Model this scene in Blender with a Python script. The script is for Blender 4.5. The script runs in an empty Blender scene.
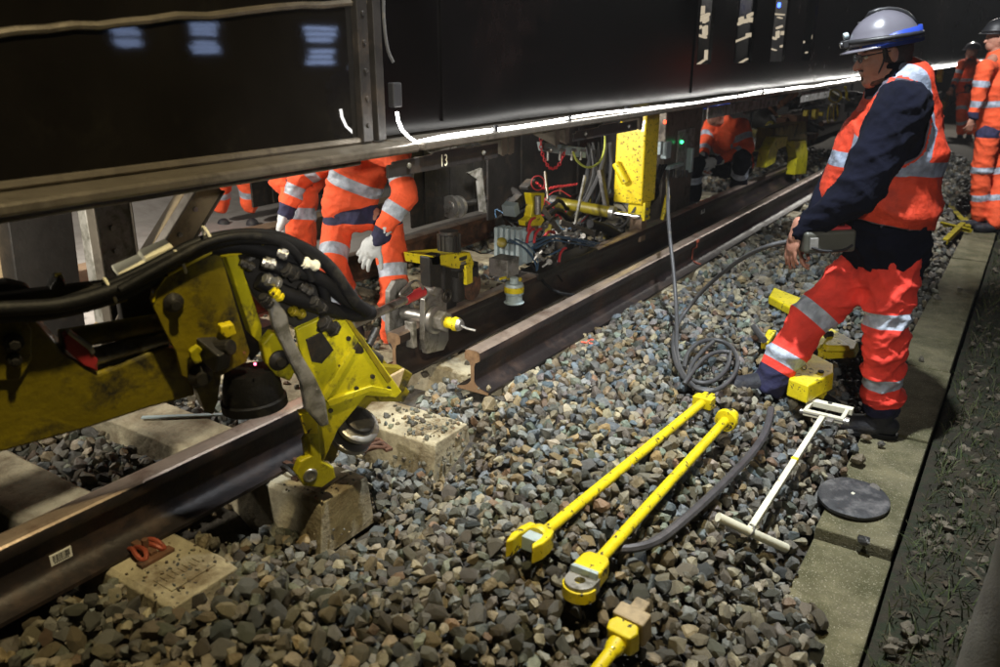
import bpy, bmesh, math, random
import numpy as np
from mathutils import Vector, Matrix, Quaternion
random.seed(7); RN = np.random.RandomState(11)
S = bpy.context.scene; COL = S.collection
R = math.radians

# ---------------------------------------------------------------- camera
F_PX, PIT, AZ, H = 800.0, R(19.4), R(33.2), 1.42      # focal (px of 1000), pitch down, heading left of the track, eye above sleepers
cd = bpy.data.cameras.new('camera'); cam = bpy.data.objects.new('camera', cd); COL.objects.link(cam)
cam.location = (0, 0, H); cam.rotation_euler = (math.pi/2-PIT, 0, AZ)
cd.sensor_width = 36; cd.lens = 36*F_PX/1000; cd.clip_end = 400; cd.clip_start = .05
cd.dof.use_dof = True; cd.dof.focus_distance = 3.5; cd.dof.aperture_fstop = 2.8
S.camera = cam
# ---------------------------------------------------------------- night sky
W = bpy.data.worlds.new('World'); S.world = W; W.use_nodes = True
wn = W.node_tree.nodes; wl = W.node_tree.links
sky = wn.new('ShaderNodeTexSky'); sky.sky_type = 'NISHITA'; sky.sun_disc = False
sky.sun_elevation = R(-4); sky.sun_rotation = R(200)
wl.new(sky.outputs[0], wn['Background'].inputs[0]); wn['Background'].inputs[1].default_value = .003
S.view_settings.view_transform = 'Standard'; S.view_settings.look = 'None'
S.view_settings.exposure = 0.0; S.view_settings.gamma = 1.0
# ---------------------------------------------------------------- unseen spots: presumed work floodlights, and fills added to brighten dim parts
def lamp(name, loc, target, power, col, size=.25, spot=None, blend=.6):
    l = bpy.data.lights.new(name, 'SPOT' if spot else 'AREA'); l.energy = power; l.color = col
    if spot: l.spot_size = R(spot); l.spot_blend = blend; l.shadow_soft_size = size
    else: l.size = size
    o = bpy.data.objects.new(name, l); COL.objects.link(o); o.location = loc
    o.rotation_euler = (Vector(target)-Vector(loc)).to_track_quat('-Z', 'Y').to_euler()
    return o
lamp('floodlight_white', (-.75, 2.5, 3.9), (-1.2, 3.45, 0), 1250, (.90, .96, 1.0), .06, 74, .9)
lamp('floodlight_warm', (-.35, .9, 3.7), (-1.75, 1.5, .0), 480, (1.0, .82, .46), .07, 62, .9)
lamp('camera_side_fill', (.35, -.1, 1.62), (-2.75, 3.75, .55), 350, (1.0, .95, .86), .05, 38, .7)  # added fill beside the camera for the claw and the workers under the beam
lamp('worker_fill', (.6, .1, 2.1), (-.85, 3.6, .45), 210, (1.0, .95, .88), .08, 34, .9)  # added fill, narrow cone on the standing worker's camera side
lamp('far_fill', (-.5, 6.9, 3.4), (-1.2, 9.4, .2), 750, (.95, .97, 1.0), .12, 84, .8)  # unseen fill, placed to light the near sides of the far workers
lamp('floodlight_distant', (-1.6, 20, 4.0), (-1.4, 15, 0), 1200, (1.0, .95, .86), .2, 130, .9)
lamp('floodlight_behind_train', (-4.6, 1.2, 1.9), (-4.2, 3.2, .0), 520, (1.0, .93, .82), .15, 120, .9)
lamp('bogie_fill', (-2.75, 4.0, 1.02), (-2.75, 5.6, .25), 75, (1.0, .97, .9), .06, 120, .9)  # extra fill put in to lift the dim hydraulics below the beam
lamp('squat_fill', (-2.75, 6.6, 1.02), (-2.75, 8.2, .2), 150, (.95, .97, 1.0), .06, 120, .9)  # unseen fill that brightens the squatting worker
lamp('post_fill', (-2.24, .55, 1.0), (-2.62, 1.75, .45), 75, (1.0, .93, .78), .06, 100, .9)  # added to brighten the posts and left sleepers, no visible source

# ---------------------------------------------------------------- picking points in the place
hv = Vector((-math.sin(AZ), math.cos(AZ), 0)); rv = Vector((math.cos(AZ), math.sin(AZ), 0))
fw = hv*math.cos(PIT)+Vector((0, 0, -math.sin(PIT))); uv = hv*math.sin(PIT)+Vector((0, 0, math.cos(PIT)))
E0 = Vector((0, 0, H))
def ray(x, y): return fw+rv*((x-500)/F_PX)+uv*((333.5-y)/F_PX)
def PZ(x, y, z=0): d = ray(x, y); return E0+d*((z-H)/d.z)
def PX(x, y, X): d = ray(x, y); return E0+d*(X/d.x)
def PY(x, y, Y): d = ray(x, y); return E0+d*(Y/d.y)
def PH(x, y, D): d = ray(x, y); return E0+d*(D/(d.x*hv.x+d.y*hv.y))      # on the vertical plane D metres ahead
def sm(a, b, x): t = np.clip((x-a)/(b-a), 0, 1); return t*t*(3-2*t)
def surf(x, y):                                                          # visible top of the ballast
    x = np.asarray(x, float); y = np.asarray(y, float)
    z = -.02-.24*sm(-1.05, -.42, x)-.06*sm(-.62, -.42, x)
    z = z-.13*sm(-2.3, -1.95, x)*(1-sm(-1.6, -1.2, x))*sm(1.22, 1.42, y)*(1-sm(2.2, 2.6, y))
    z = z-.05*(1-sm(-2.1, -1.95, x))
    z = z+.018*np.sin(x*3.1+1.3*np.sin(y*2.2))+.014*np.sin(y*4.3+x*2)
    z = z+.06*(1-sm(1.9, 2.5, y))*sm(-.7, -.4, x)*(1-sm(-.35, -.1, x))
    return z
def PG(x, y, up=0.0):
    d = ray(x, y); t = 1.0
    for i in range(4000):
        p = E0+d*t
        g = float(surf(p.x, p.y)) if p.x < -.42 else -.29
        if p.z <= g+up: break
        t += .004
    return p

# ---------------------------------------------------------------- tagging and linking
ORG = {}
def tag(o, label=None, cat=None, group=None, kind=None):
    if label: o['label'] = label
    if cat: o['category'] = cat
    if group: o['group'] = group
    if kind: o['kind'] = kind
    return o
def thing(name, loc, label, cat, group=None):
    o = bpy.data.objects.new(name, None); COL.objects.link(o); o.location = loc; o.empty_display_size = .1
    ORG[o.name] = Vector(loc); tag(o, label, cat, group); return o
def link(name, me, mat, parent=None, smooth=False, bevel=0, seg=2, org=None):
    o = bpy.data.objects.new(name, me); COL.objects.link(o)
    if mat is not None:
        for m in (mat if isinstance(mat, (list, tuple)) else [mat]): me.materials.append(m)
    if parent is not None:
        o.parent = parent; g = ORG[parent.name]
        me.transform(Matrix.Translation(-g)); ORG[o.name] = g
    else:
        g = Vector(org) if org is not None else Vector((0, 0, 0))
        if org is not None: me.transform(Matrix.Translation(-g)); o.location = g
        ORG[o.name] = g
    if smooth:
        me.shade_smooth()
        if smooth != 'full':
            me.set_sharp_from_angle(angle=R(40))
    if bevel:
        b = o.modifiers.new('bevel', 'BEVEL'); b.width = bevel; b.segments = seg; b.limit_method = 'ANGLE'; b.angle_limit = R(40)
    return o
def dup(o, dz=(0, 0, 0), rz=0, label=None, sc=None):
    c = o.copy(); COL.objects.link(c); c.location = o.location+Vector(dz); c.rotation_euler.z += rz
    if sc: c.scale = sc
    if label: c['label'] = label
    ORG[c.name] = ORG[o.name]+Vector(dz)
    def rec(a, b):
        for ch in list(a.children):
            k = ch.copy(); COL.objects.link(k); k.parent = b; ORG[k.name] = ORG[b.name]; rec(ch, k)
    rec(o, c); return c

class MB:
    def __init__(s): s.v = []; s.f = []; s.m = []; s.mi = 0
    def add(s, vs, fs):
        n = len(s.v); s.v += [tuple(v) for v in vs]; s.f += [tuple(i+n for i in f) for f in fs]; s.m += [s.mi]*len(fs); return s
    def box(s, c, d, M=None):
        c = Vector(c); M = M or Matrix.Identity(3)
        vs = [c+M@Vector((sx*d[0]/2, sy*d[1]/2, sz*d[2]/2)) for sz in (-1, 1) for sx, sy in ((-1, -1), (1, -1), (1, 1), (-1, 1))]
        return s.add(vs, [(3, 2, 1, 0), (4, 5, 6, 7), (0, 1, 5, 4), (1, 2, 6, 5), (2, 3, 7, 6), (3, 0, 4, 7)])
    def span(s, a, b, w, t, up=(0, 0, 1)):              # bar from a to b, w across, t along up
        a = Vector(a); b = Vector(b); d = (b-a); L = d.length; d.normalize()
        x = d.cross(Vector(up)).normalized(); z = x.cross(d)
        return s.box((a+b)/2, (w, L, t), Matrix((x, d, z)).transposed())
    def ring(s, c, ax, r, n, k=1.0, side=None, ph=0):
        ax = ax.normalized(); sd = Vector(side) if side is not None else (Vector((0, 0, 1)) if abs(ax.z) < .9 else Vector((1, 0, 0)))
        u = (sd-ax*sd.dot(ax)).normalized(); w = ax.cross(u)
        return [c+u*(r*k*math.cos(ph+2*math.pi*i/n))+w*(r*math.sin(ph+2*math.pi*i/n)) for i in range(n)]
    def loft(s, rings, cap=True, close=False):
        n = len(rings[0]); vs = [p for r in rings for p in r]; fs = []; m = len(rings)
        for j in range(m if close else m-1):
            a = j*n; b = ((j+1) % m)*n
            for i in range(n): fs.append((a+i, a+(i+1) % n, b+(i+1) % n, b+i))
        if cap and not close: fs += [tuple(range(n-1, -1, -1)), tuple(range((m-1)*n, m*n))]
        return s.add(vs, fs)
    def cyl(s, a, b, r, r2=None, n=20, cap=True, ph=0):
        a = Vector(a); b = Vector(b); r2 = r if r2 is None else r2
        return s.loft([s.ring(a, b-a, r, n, ph=ph), s.ring(b, b-a, r2, n, ph=ph)], cap)
    def lathe(s, a, ax, prof, n=24):                     # prof: (distance along ax, radius)
        a = Vector(a); ax = Vector(ax).normalized()
        return s.loft([s.ring(a+ax*h, ax, max(r, 1e-4), n) for h, r in prof], True)
    def tube(s, pts, r, n=8, closed=False, smooth=0):
        pts = [Vector(p) for p in pts]
        for _ in range(smooth):
            q = [pts[0]]
            for i in range(len(pts)-1): q += [pts[i]*.75+pts[i+1]*.25, pts[i]*.25+pts[i+1]*.75]
            q.append(pts[-1]); pts = q
        rs = []; N = None
        m = len(pts)
        for i, p in enumerate(pts):
            t = (pts[(i+1) % m]-pts[i-1]) if closed else (pts[min(i+1, m-1)]-pts[max(i-1, 0)])
            t.normalize()
            if N is None: N = t.orthogonal().normalized()
            N = (N-t*N.dot(t)).normalized(); B = t.cross(N)
            rr = r(i/(m-1)) if callable(r) else r
            rs.append([p+N*(rr*math.cos(2*math.pi*k/n))+B*(rr*math.sin(2*math.pi*k/n)) for k in range(n)])
        return s.loft(rs, True, closed)
    def torus(s, c, ax, Rr, r, n=24, m=8):
        c = Vector(c); ax = Vector(ax).normalized(); return s.tube(s.ring(c, ax, Rr, n), r, m, True)
    def prism(s, poly, vec):                             # planar polygon pushed along vec
        vec = Vector(vec); n = len(poly); P = [Vector(p) for p in poly]
        return s.add(P+[p+vec for p in P], [tuple(range(n-1, -1, -1)), tuple(range(n, 2*n))]+[(i, (i+1) % n, n+(i+1) % n, n+i) for i in range(n)])
    def cap_(s, a, b, ra, rb, n=16, k=1.0, side=None):   # tapered capsule
        a = Vector(a); b = Vector(b); ax = b-a
        if ax.length < 1e-5: ax = Vector((0, 0, 1e-3)); b = a+ax
        d = ax.normalized(); rs = []
        for q in (-.98, -.8, -.45): rs.append(s.ring(a+d*(ra*q), d, ra*math.sqrt(1-q*q), n, k, side))
        for t in (0, .33, .66, 1): rs.append(s.ring(a.lerp(b, t), d, ra+(rb-ra)*t, n, k, side))
        for q in (.45, .8, .98): rs.append(s.ring(b+d*(rb*q), d, rb*math.sqrt(1-q*q), n, k, side))
        return s.loft(rs)
    def ell(s, c, r, M=None, n=18, m=10):
        c = Vector(c); M = M or Matrix.Identity(3); rs = []
        for j in range(m+1):
            t = math.pi*(j+.08*(1 if j == 0 else -1 if j == m else 0))/m
            rs.append([c+M@Vector((r[0]*math.sin(t)*math.cos(2*math.pi*i/n), r[1]*math.sin(t)*math.sin(2*math.pi*i/n), -r[2]*math.cos(t))) for i in range(n)])
        return s.loft(rs)
    def mesh(s, name):
        me = bpy.data.meshes.new(name); me.from_pydata(s.v, [], s.f)
        if any(s.m): me.polygons.foreach_set('material_index', s.m)
        bm = bmesh.new(); bm.from_mesh(me); bmesh.ops.recalc_face_normals(bm, faces=bm.faces); bm.to_mesh(me); bm.free(); return me
    def build(s, name, mat, parent=None, smooth=False, bevel=0, seg=2, org=None):
        return link(name, s.mesh(name), mat, parent, smooth, bevel, seg, org)

# ---------------------------------------------------------------- materials
def mat(name, base, rough=.6, metal=0, var=.25, scale=6, bump=.15, bscale=40, second=None, mask=(.55, .65), mscale=9,
        rough2=None, metal2=None, dist=.003, spec=.5, coat=0, fine=None, sheen=0):
    m = bpy.data.materials.new(name); m.use_nodes = True; N = m.node_tree.nodes; L = m.node_tree.links; b = N['Principled BSDF']
    tc = N.new('ShaderNodeTexCoord')
    def noise(sc, det=6, rg=.6, di=0):
        n = N.new('ShaderNodeTexNoise'); n.inputs['Scale'].default_value = sc; n.inputs['Detail'].default_value = det
        n.inputs['Roughness'].default_value = rg; n.inputs['Distortion'].default_value = di; L.new(tc.outputs['Object'], n.inputs['Vector']); return n
    n1 = noise(scale)
    mr = N.new('ShaderNodeMapRange'); L.new(n1.outputs[0], mr.inputs[0]); mr.inputs[1].default_value = .3; mr.inputs[2].default_value = .7
    mr.inputs[3].default_value = 1-var; mr.inputs[4].default_value = 1+var
    mul = N.new('ShaderNodeVectorMath'); mul.operation = 'SCALE'; mul.inputs[0].default_value = base[:3]; L.new(mr.outputs[0], mul.inputs['Scale'])
    colour = mul.outputs[0]
    b.inputs['Roughness'].default_value = rough; b.inputs['Metallic'].default_value = metal
    b.inputs['Specular IOR Level'].default_value = spec; b.inputs['Coat Weight'].default_value = coat; b.inputs['Sheen Weight'].default_value = sheen
    n3 = None
    if second is not None:
        n3 = noise(mscale, 8, .68, .3); r3 = N.new('ShaderNodeMapRange'); L.new(n3.outputs[0], r3.inputs[0])
        r3.inputs[1].default_value = mask[0]; r3.inputs[2].default_value = mask[1]
        mx = N.new('ShaderNodeMix'); mx.data_type = 'RGBA'; L.new(r3.outputs[0], mx.inputs[0]); L.new(colour, mx.inputs[6]); mx.inputs[7].default_value = (*second, 1)
        colour = mx.outputs[2]
        if rough2 is not None:
            q = N.new('ShaderNodeMapRange'); L.new(r3.outputs[0], q.inputs[0]); q.inputs[3].default_value = rough; q.inputs[4].default_value = rough2; L.new(q.outputs[0], b.inputs['Roughness'])
        if metal2 is not None:
            q = N.new('ShaderNodeMapRange'); L.new(r3.outputs[0], q.inputs[0]); q.inputs[3].default_value = metal; q.inputs[4].default_value = metal2; L.new(q.outputs[0], b.inputs['Metallic'])
    if fine:                                                  # fine speckle (scale, colour, threshold)
        n4 = noise(fine[0], 3, .7); r4 = N.new('ShaderNodeMapRange'); L.new(n4.outputs[0], r4.inputs[0]); r4.inputs[1].default_value = fine[2]; r4.inputs[2].default_value = fine[2]+.06
        mx = N.new('ShaderNodeMix'); mx.data_type = 'RGBA'; L.new(r4.outputs[0], mx.inputs[0]); L.new(colour, mx.inputs[6]); mx.inputs[7].default_value = (*fine[1], 1); colour = mx.outputs[2]
    L.new(colour, b.inputs['Base Color'])
    if bump:
        n2 = noise(bscale, 8, .65); bp = N.new('ShaderNodeBump'); bp.inputs['Strength'].default_value = bump; bp.inputs['Distance'].default_value = dist*4
        L.new(n2.outputs[0], bp.inputs['Height']); L.new(bp.outputs[0], b.inputs['Normal'])
    return m
def emis(name, col, st):
    m = bpy.data.materials.new(name); m.use_nodes = True; b = m.node_tree.nodes['Principled BSDF']
    b.inputs['Base Color'].default_value = (.02, .02, .02, 1); b.inputs['Emission Color'].default_value = (*col, 1); b.inputs['Emission Strength'].default_value = st; return m
def cloth(name, main, c1, c2=(.01, .012, .03), rough=.85, dirt=.25, bump=.5):   # c1 where attribute band<0, c2 where attribute trim<0
    m = mat(name, main, rough, 0, dirt, 7, bump, 21, second=tuple(.3*c for c in main), mask=(.55, .85), mscale=6, dist=.005)
    N = m.node_tree.nodes; L = m.node_tree.links; b = N['Principled BSDF']; src = b.inputs['Base Color'].links[0].from_socket
    for an, c in (('trim', c2), ('band', c1)):
        a = N.new('ShaderNodeAttribute'); a.attribute_name = an
        t = N.new('ShaderNodeMapRange'); L.new(a.outputs['Fac'], t.inputs[0]); t.inputs[1].default_value = -.001; t.inputs[2].default_value = .001; t.inputs[3].default_value = 1; t.inputs[4].default_value = 0
        mx = N.new('ShaderNodeMix'); mx.data_type = 'RGBA'; L.new(t.outputs[0], mx.inputs[0]); L.new(src, mx.inputs[6])
        nn = N.new('ShaderNodeTexNoise'); nn.inputs['Scale'].default_value = 14; nn.inputs['Detail'].default_value = 6
        rr = N.new('ShaderNodeMapRange'); L.new(nn.outputs[0], rr.inputs[0]); rr.inputs[1].default_value = .35; rr.inputs[2].default_value = .65; rr.inputs[3].default_value = .6; rr.inputs[4].default_value = 1.1
        sc = N.new('ShaderNodeVectorMath'); sc.operation = 'SCALE'; sc.inputs[0].default_value = c; L.new(rr.outputs[0], sc.inputs['Scale']); L.new(sc.outputs[0], mx.inputs[7])
        src = mx.outputs[2]
        if an == 'band':
            q = N.new('ShaderNodeMapRange'); L.new(t.outputs[0], q.inputs[0]); q.inputs[3].default_value = rough; q.inputs[4].default_value = .38; L.new(q.outputs[0], b.inputs['Roughness'])
    L.new(src, b.inputs['Base Color']); return m

M_ = {}
M_['yellow'] = mat('yellow_paint', (.66, .53, .006), .45, 0, .22, 9, .2, 60, second=(.05, .035, .012), mask=(.59, .62), mscale=34, rough2=.75, coat=.15)
M_['yellow_dirty'] = mat('greasy_yellow_paint', (.19, .15, .005), .42, 0, .35, 5, .3, 45, second=(.022, .018, .010), mask=(.50, .66), mscale=8, rough2=.6, coat=.2)
M_['yellow_green'] = mat('yellow_green_paint', (.48, .425, .007), .4, 0, .3, 7, .3, 45, second=(.04, .04, .016), mask=(.53, .68), mscale=14, rough2=.6, coat=.2)
M_['rail'] = mat('rolled_rail_steel', (.022, .017, .017), .42, .3, .3, 7, .2, 35, second=(.075, .045, .032), mask=(.5, .72), mscale=4, rough2=.65, metal2=.3)
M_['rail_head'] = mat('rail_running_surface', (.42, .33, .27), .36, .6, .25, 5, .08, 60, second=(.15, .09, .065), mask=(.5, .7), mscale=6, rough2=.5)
M_['rust'] = mat('rusty_steel', (.16, .075, .04), .75, .2, .4, 12, .35, 60, second=(.06, .035, .025), mask=(.45, .6), mscale=9)
M_['cut'] = mat('cut_rail_face', (.30, .19, .11), .6, .4, .25, 20, .2, 80, second=(.14, .075, .045), mask=(.5, .65), mscale=14)
M_['concrete'] = mat('sleeper_concrete', (.36, .32, .22), .9, 0, .28, 9, .6, 45, second=(.13, .095, .05), mask=(.42, .64), mscale=6, fine=(120, (.12, .1, .07), .63))
M_['slab'] = mat('duct_lid_concrete', (.16, .14, .075), .92, 0, .35, 7, .9, 90, second=(.075, .07, .028), mask=(.42, .62), mscale=5, fine=(170, (.42, .38, .28), .6))
M_['beam'] = mat('black_gloss_paint', (.006, .0052, .0046), .035, 0, .3, 3, .006, 9, second=(.02, .018, .013), mask=(.55, .85), mscale=2.2, rough2=.07, spec=.45, fine=(190, (.05, .047, .04), .70))
M_['beam_far'] = mat('black_carriage_paint', (.002, .0016, .0016), .22, 0, .3, 3, .01, 9, second=(.007, .0035, .003), mask=(.55, .8), mscale=1.2, rough2=.4, spec=.1)
M_['beam_dull'] = mat('black_dull_paint', (.02, .018, .017), .45, .1, .4, 6, .25, 30, second=(.075, .055, .04), mask=(.55, .75), mscale=5)
M_['flange'] = mat('worn_flange_steel', (.16, .14, .115), .35, .5, .3, 6, .2, 30, second=(.05, .043, .035), mask=(.5, .68), mscale=6, rough2=.5)
M_['steel'] = mat('grey_steel', (.36, .35, .33), .38, .8, .25, 8, .15, 50, second=(.11, .09, .07), mask=(.52, .66), mscale=8)
M_['galv'] = mat('galvanised_steel', (.30, .29, .27), .5, .3, .25, 8, .2, 70, second=(.12, .115, .095), mask=(.45, .6), mscale=14, fine=(60, (.6, .6, .56), .72))
M_['dark'] = mat('black_oily_metal', (.03, .028, .026), .45, .4, .4, 10, .3, 40, second=(.085, .06, .04), mask=(.55, .7), mscale=8)
M_['rubber'] = mat('black_rubber', (.006, .006, .007), .55, 0, .3, 10, .2, 80, second=(.035, .032, .026), mask=(.55, .7), mscale=9, spec=.25)
M_['cable'] = mat('grey_cable_sheath', (.055, .055, .057), .5, 0, .2, 10, .1, 80, second=(.14, .12, .09), mask=(.6, .75), mscale=12)
M_['bluehose'] = mat('blue_hose', (.05, .10, .17), .4, 0, .2, 10, .1, 60)
M_['red'] = mat('red_paint', (.42, .03, .035), .45, 0, .25, 9, .15, 50, second=(.1, .03, .02), mask=(.6, .7), mscale=10)
M_['orange_clip'] = mat('red_lead_spring_steel', (.30, .065, .035), .5, .2, .3, 20, .2, 60, second=(.12, .04, .025), mask=(.55, .7), mscale=20)
M_['cream'] = mat('cream_paint', (.66, .63, .49), .5, 0, .18, 9, .15, 60, second=(.2, .16, .09), mask=(.62, .7), mscale=14)
M_['bluegrey'] = mat('pale_blue_grey_paint', (.36, .44, .46), .45, .1, .2, 9, .15, 60, second=(.1, .1, .09), mask=(.58, .7), mscale=12)
M_['chrome'] = mat('chromed_rod', (.7, .72, .75), .15, 1, .1, 8, .03, 60)
M_['tan'] = mat('tan_weathered_steel', (.36, .28, .17), .6, .1, .3, 6, .25, 50, second=(.12, .09, .05), mask=(.5, .7), mscale=7)
M_['wood'] = mat('raw_timber', (.38, .29, .17), .8, 0, .3, 12, .3, 60, second=(.15, .1, .06), mask=(.5, .7), mscale=6)
M_['belt'] = mat('grey_belt_rubber', (.36, .34, .32), .6, 0, .18, 2.5, .2, 30, second=(.17, .15, .13), mask=(.45, .75), mscale=2.5)
M_['brown'] = mat('brown_girder_paint', (.22, .15, .095), .6, .1, .25, 4, .2, 40, second=(.1, .07, .05), mask=(.5, .7), mscale=4)
M_['canvas'] = mat('grey_canvas', (.27, .25, .21), .9, 0, .2, 6, .4, 150, second=(.15, .13, .11), mask=(.5, .75), mscale=4)
M_['soil'] = mat('dark_soil', (.028, .022, .012), .95, 0, .5, 8, 1.0, 40, second=(.016, .022, .008), mask=(.45, .6), mscale=12)
M_['subballast'] = mat('ballast_dust', (.06, .052, .042), .95, 0, .35, 20, .8, 60)
M_['white'] = mat('white_plastic', (.75, .75, .72), .4, 0, .1, 8, .05, 60)
M_['ink'] = mat('black_ink', (.02, .02, .02), .7, 0, .1, 8, 0, 60)
M_['skin'] = mat('skin', (.42, .2, .135), .5, 0, .15, 18, .25, 120, second=(.36, .13, .09), mask=(.5, .7), mscale=20)
M_['hair'] = mat('dark_hair', (.03, .02, .015), .7, 0, .4, 90, .6, 160)
M_['helmet'] = mat('white_helmet_shell', (.11, .105, .125), .3, 0, .08, 6, .03, 60, coat=.4, second=(.3, .29, .27), mask=(.66, .8), mscale=12)
M_['helmet_blue'] = mat('blue_helmet_band', (.02, .05, .32), .35, 0, .1, 6, .03, 60)
M_['black'] = mat('black_plastic', (.018, .018, .02), .45, 0, .2, 12, .08, 70)
M_['lens'] = mat('spectacle_lens', (.5, .55, .6), .05, 0, 0, 5, 0, 5); M_['lens'].node_tree.nodes['Principled BSDF'].inputs['Transmission Weight'].default_value = .95
M_['boot'] = mat('dusty_work_boot', (.014, .015, .022), .65, 0, .3, 12, .4, 70, second=(.05, .045, .04), mask=(.52, .7), mscale=9)
M_['glove'] = mat('white_knit_glove', (.55, .57, .58), .85, 0, .12, 20, .5, 160, second=(.25, .24, .22), mask=(.55, .72), mscale=14)
SILV = (.42, .47, .55); ORG_ = (.85, .105, .03)
M_['hv_red'] = cloth('hi_vis_red_cloth', (.80, .050, .030), SILV, (.012, .012, .05))
M_['hv_vest'] = cloth('hi_vis_vest_cloth', (.56, .040, .010), (.27, .31, .40), (.1, .09, .12), .7)
M_['hv_orange'] = cloth('hi_vis_orange_cloth', ORG_, SILV, (.025, .025, .07))
M_['navy'] = cloth('navy_fleece', (.0035, .0042, .011), SILV, bump=.3, rough=1.0); M_['navy'].node_tree.nodes['Principled BSDF'].inputs['Specular IOR Level'].default_value = .15
M_['led'] = emis('led_strip_glow', (1, .98, .93), 26)
M_['winblue'] = emis('cold_window_glow', (.45, .6, 1.0), 8)
M_['gear_glow'] = emis('lit_gear_glow', (1, .84, .6), .5)  # glow given to lit gear behind the slots, not a lamp
M_['ledred'] = emis('red_pilot_light', (1, .08, .03), 4)
M_['ledgreen'] = emis('green_pilot_light', (.05, 1, .3), 5)
M_['ledblue'] = emis('blue_pilot_light', (.05, .12, 1), 6)
M_['ledpink'] = emis('laser_dot', (1, .12, .2), 8)
M_['spray_green'] = mat('green_marking_spray', (.35, .7, .03), .8); M_['spray_orange'] = mat('orange_marking_spray', (.9, .13, .07), .8)
# ================================================================ SETTING
def sheet(name, x0, x1, y0, y1, nx, ny, zf, m, kind='structure'):
    xs = np.linspace(x0, x1, nx); ys = np.linspace(y0, y1, ny); X, Y = np.meshgrid(xs, ys); Z = zf(X, Y)
    me = bpy.data.meshes.new(name); v = np.stack([X, Y, Z], -1).reshape(-1, 3)
    i = np.arange((nx-1)*(ny-1)); r = i//(nx-1); c = i % (nx-1); a = r*nx+c
    me.from_pydata(v.tolist(), [], np.stack([a, a+1, a+nx+1, a+nx], 1).tolist()); me.shade_smooth()
    o = link(name, me, m); tag(o, kind=kind); return o
sheet('ground', -40, 40, -20, 90, 4, 4, lambda x, y: x*0-.46, M_['soil'])
bed = sheet('ballast_bed', -9, -.36, -1.5, 60, 180, 700, lambda x, y: surf(x, y)-.07, M_['subballast'])
vz = lambda x, y: -.325+.012*np.sin(x*9+2*np.sin(y*5))+.012*np.sin(y*7.3+x*4)-.04*(1-sm(-.15, -.03, x))
sheet('verge', -.152, 9, -3, 60, 180, 600, lambda x, y: vz(x, y), M_['soil'])
path = sheet('cable_trough_path', -.44, -.17, -1.5, 60, 2, 2, lambda x, y: x*0-.36, M_['soil'])

# ---- stones: variants, colours, height-field packing
def stone_variant(seed):
    r = random.Random(seed); bm = bmesh.new()
    sx, sy, sz = 1.0, r.uniform(.6, .9), r.uniform(.48, .8); cuts = [(Vector([r.gauss(0, 1) for _ in range(3)]).normalized(), r.uniform(.5, .75)) for _ in range(4)]
    for i in range(r.choice((17, 20, 23))):
        while True:
            p = Vector([r.uniform(-1, 1) for _ in range(3)])
            q = (abs(p.x)**2.7+abs(p.y)**2.7+abs(p.z)**2.7)
            if .70 < q < 1.0: break
        for cn, cd_ in cuts:
            e_ = p.dot(cn)-cd_
            if e_ > 0: p = p-cn*e_*.92                  # broken faces
        bm.verts.new((p.x*sx, p.y*sy, p.z*sz))
    bmesh.ops.convex_hull(bm, input=bm.verts[:]); 
    for v in [v for v in bm.verts if not v.link_faces]: bm.verts.remove(v)
    bmesh.ops.triangulate(bm, faces=bm.faces[:])
    me = bpy.data.meshes.new('stone'); bm.to_mesh(me); bm.free(); return me
NV = 20
SV = [stone_variant(100+i) for i in range(NV)]
SVv = [np.array([v.co[:] for v in m.vertices]) for m in SV]; SVf = [np.array([p.vertices[:] for p in m.polygons]) for m in SV]
PAL = np.array([(.20, .19, .165), (.235, .22, .18), (.155, .165, .17), (.14, .165, .19), (.28, .26, .20), (.19, .16, .115), (.24, .19, .12), (.13, .14, .125),
                (.17, .2, .175), (.12, .11, .10), (.30, .27, .23), (.22, .15, .11), (.15, .14, .14), (.11, .14, .165), (.2, .21, .215)])
PW = np.array([10, 9, 9, 7, 7, 9, 6, 7, 5, 7, 4, 2, 5, 4, 7], float); PW /= PW.sum()
def stone_mat(name, src):
    m = mat(name, (1, 1, 1), .55, 0, .38, 24, .8, 60, dist=.0024, fine=(260, (.42, .4, .34), .69))
    N = m.node_tree.nodes; L = m.node_tree.links
    sc = [n for n in N if n.type == 'VECT_MATH'][0]
    if src == 'attr': a = N.new('ShaderNodeAttribute'); a.attribute_name = 'Col'; out = a.outputs['Color']
    else: a = N.new('ShaderNodeObjectInfo'); out = a.outputs['Color']
    L.new(out, sc.inputs[0]); return m
MS = stone_mat('ballast_stone', 'attr'); MSo = stone_mat('ballast_stone_single', 'obj')
GX0, GX1, GY0, GY1, GC = -4.6, -.18, .35, 14.0, .008
nx = int((GX1-GX0)/GC); ny = int((GY1-GY0)/GC)
gx = GX0+GC*np.arange(nx); gy = GY0+GC*np.arange(ny)
SF = surf(gx[:, None], gy[None, :]); HG = SF-.065
def block(x0, x1, y0, y1, z):                          # solid things the stones lie against
    i0, i1 = int((x0-GX0)/GC), int((x1-GX0)/GC); j0, j1 = int((y0-GY0)/GC), int((y1-GY0)/GC)
    i0 = max(i0, 0); j0 = max(j0, 0)
    if i1 > 0 and j1 > 0: HG[i0:i1, j0:j1] = np.maximum(HG[i0:i1, j0:j1], z)
SLY = [1.135+.6*k for k in range(-2, 22)]
for y in SLY: block(-4.2, -1.70, y-.125, y+.125, .3 if y < 2.6 else -.035)
block(-2.2, -2.03, .3, 1.85, .3); block(-1.975, -1.80, 2.62, 14, .3); block(-2.4, -2.16, 2.55, 14, .3)
block(-.44, -.165, 2.4, 14, -.285)
SLAB = (-.44, -.165)
def in_view(x, y, z, mg=.12):
    d = Vector((x, y, z))-E0; t = d.dot(fw)
    return t > .3 and abs(d.dot(rv)/t) < .625+mg and abs(d.dot(uv)/t) < .417+mg
stones = []
rs = RN
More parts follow.
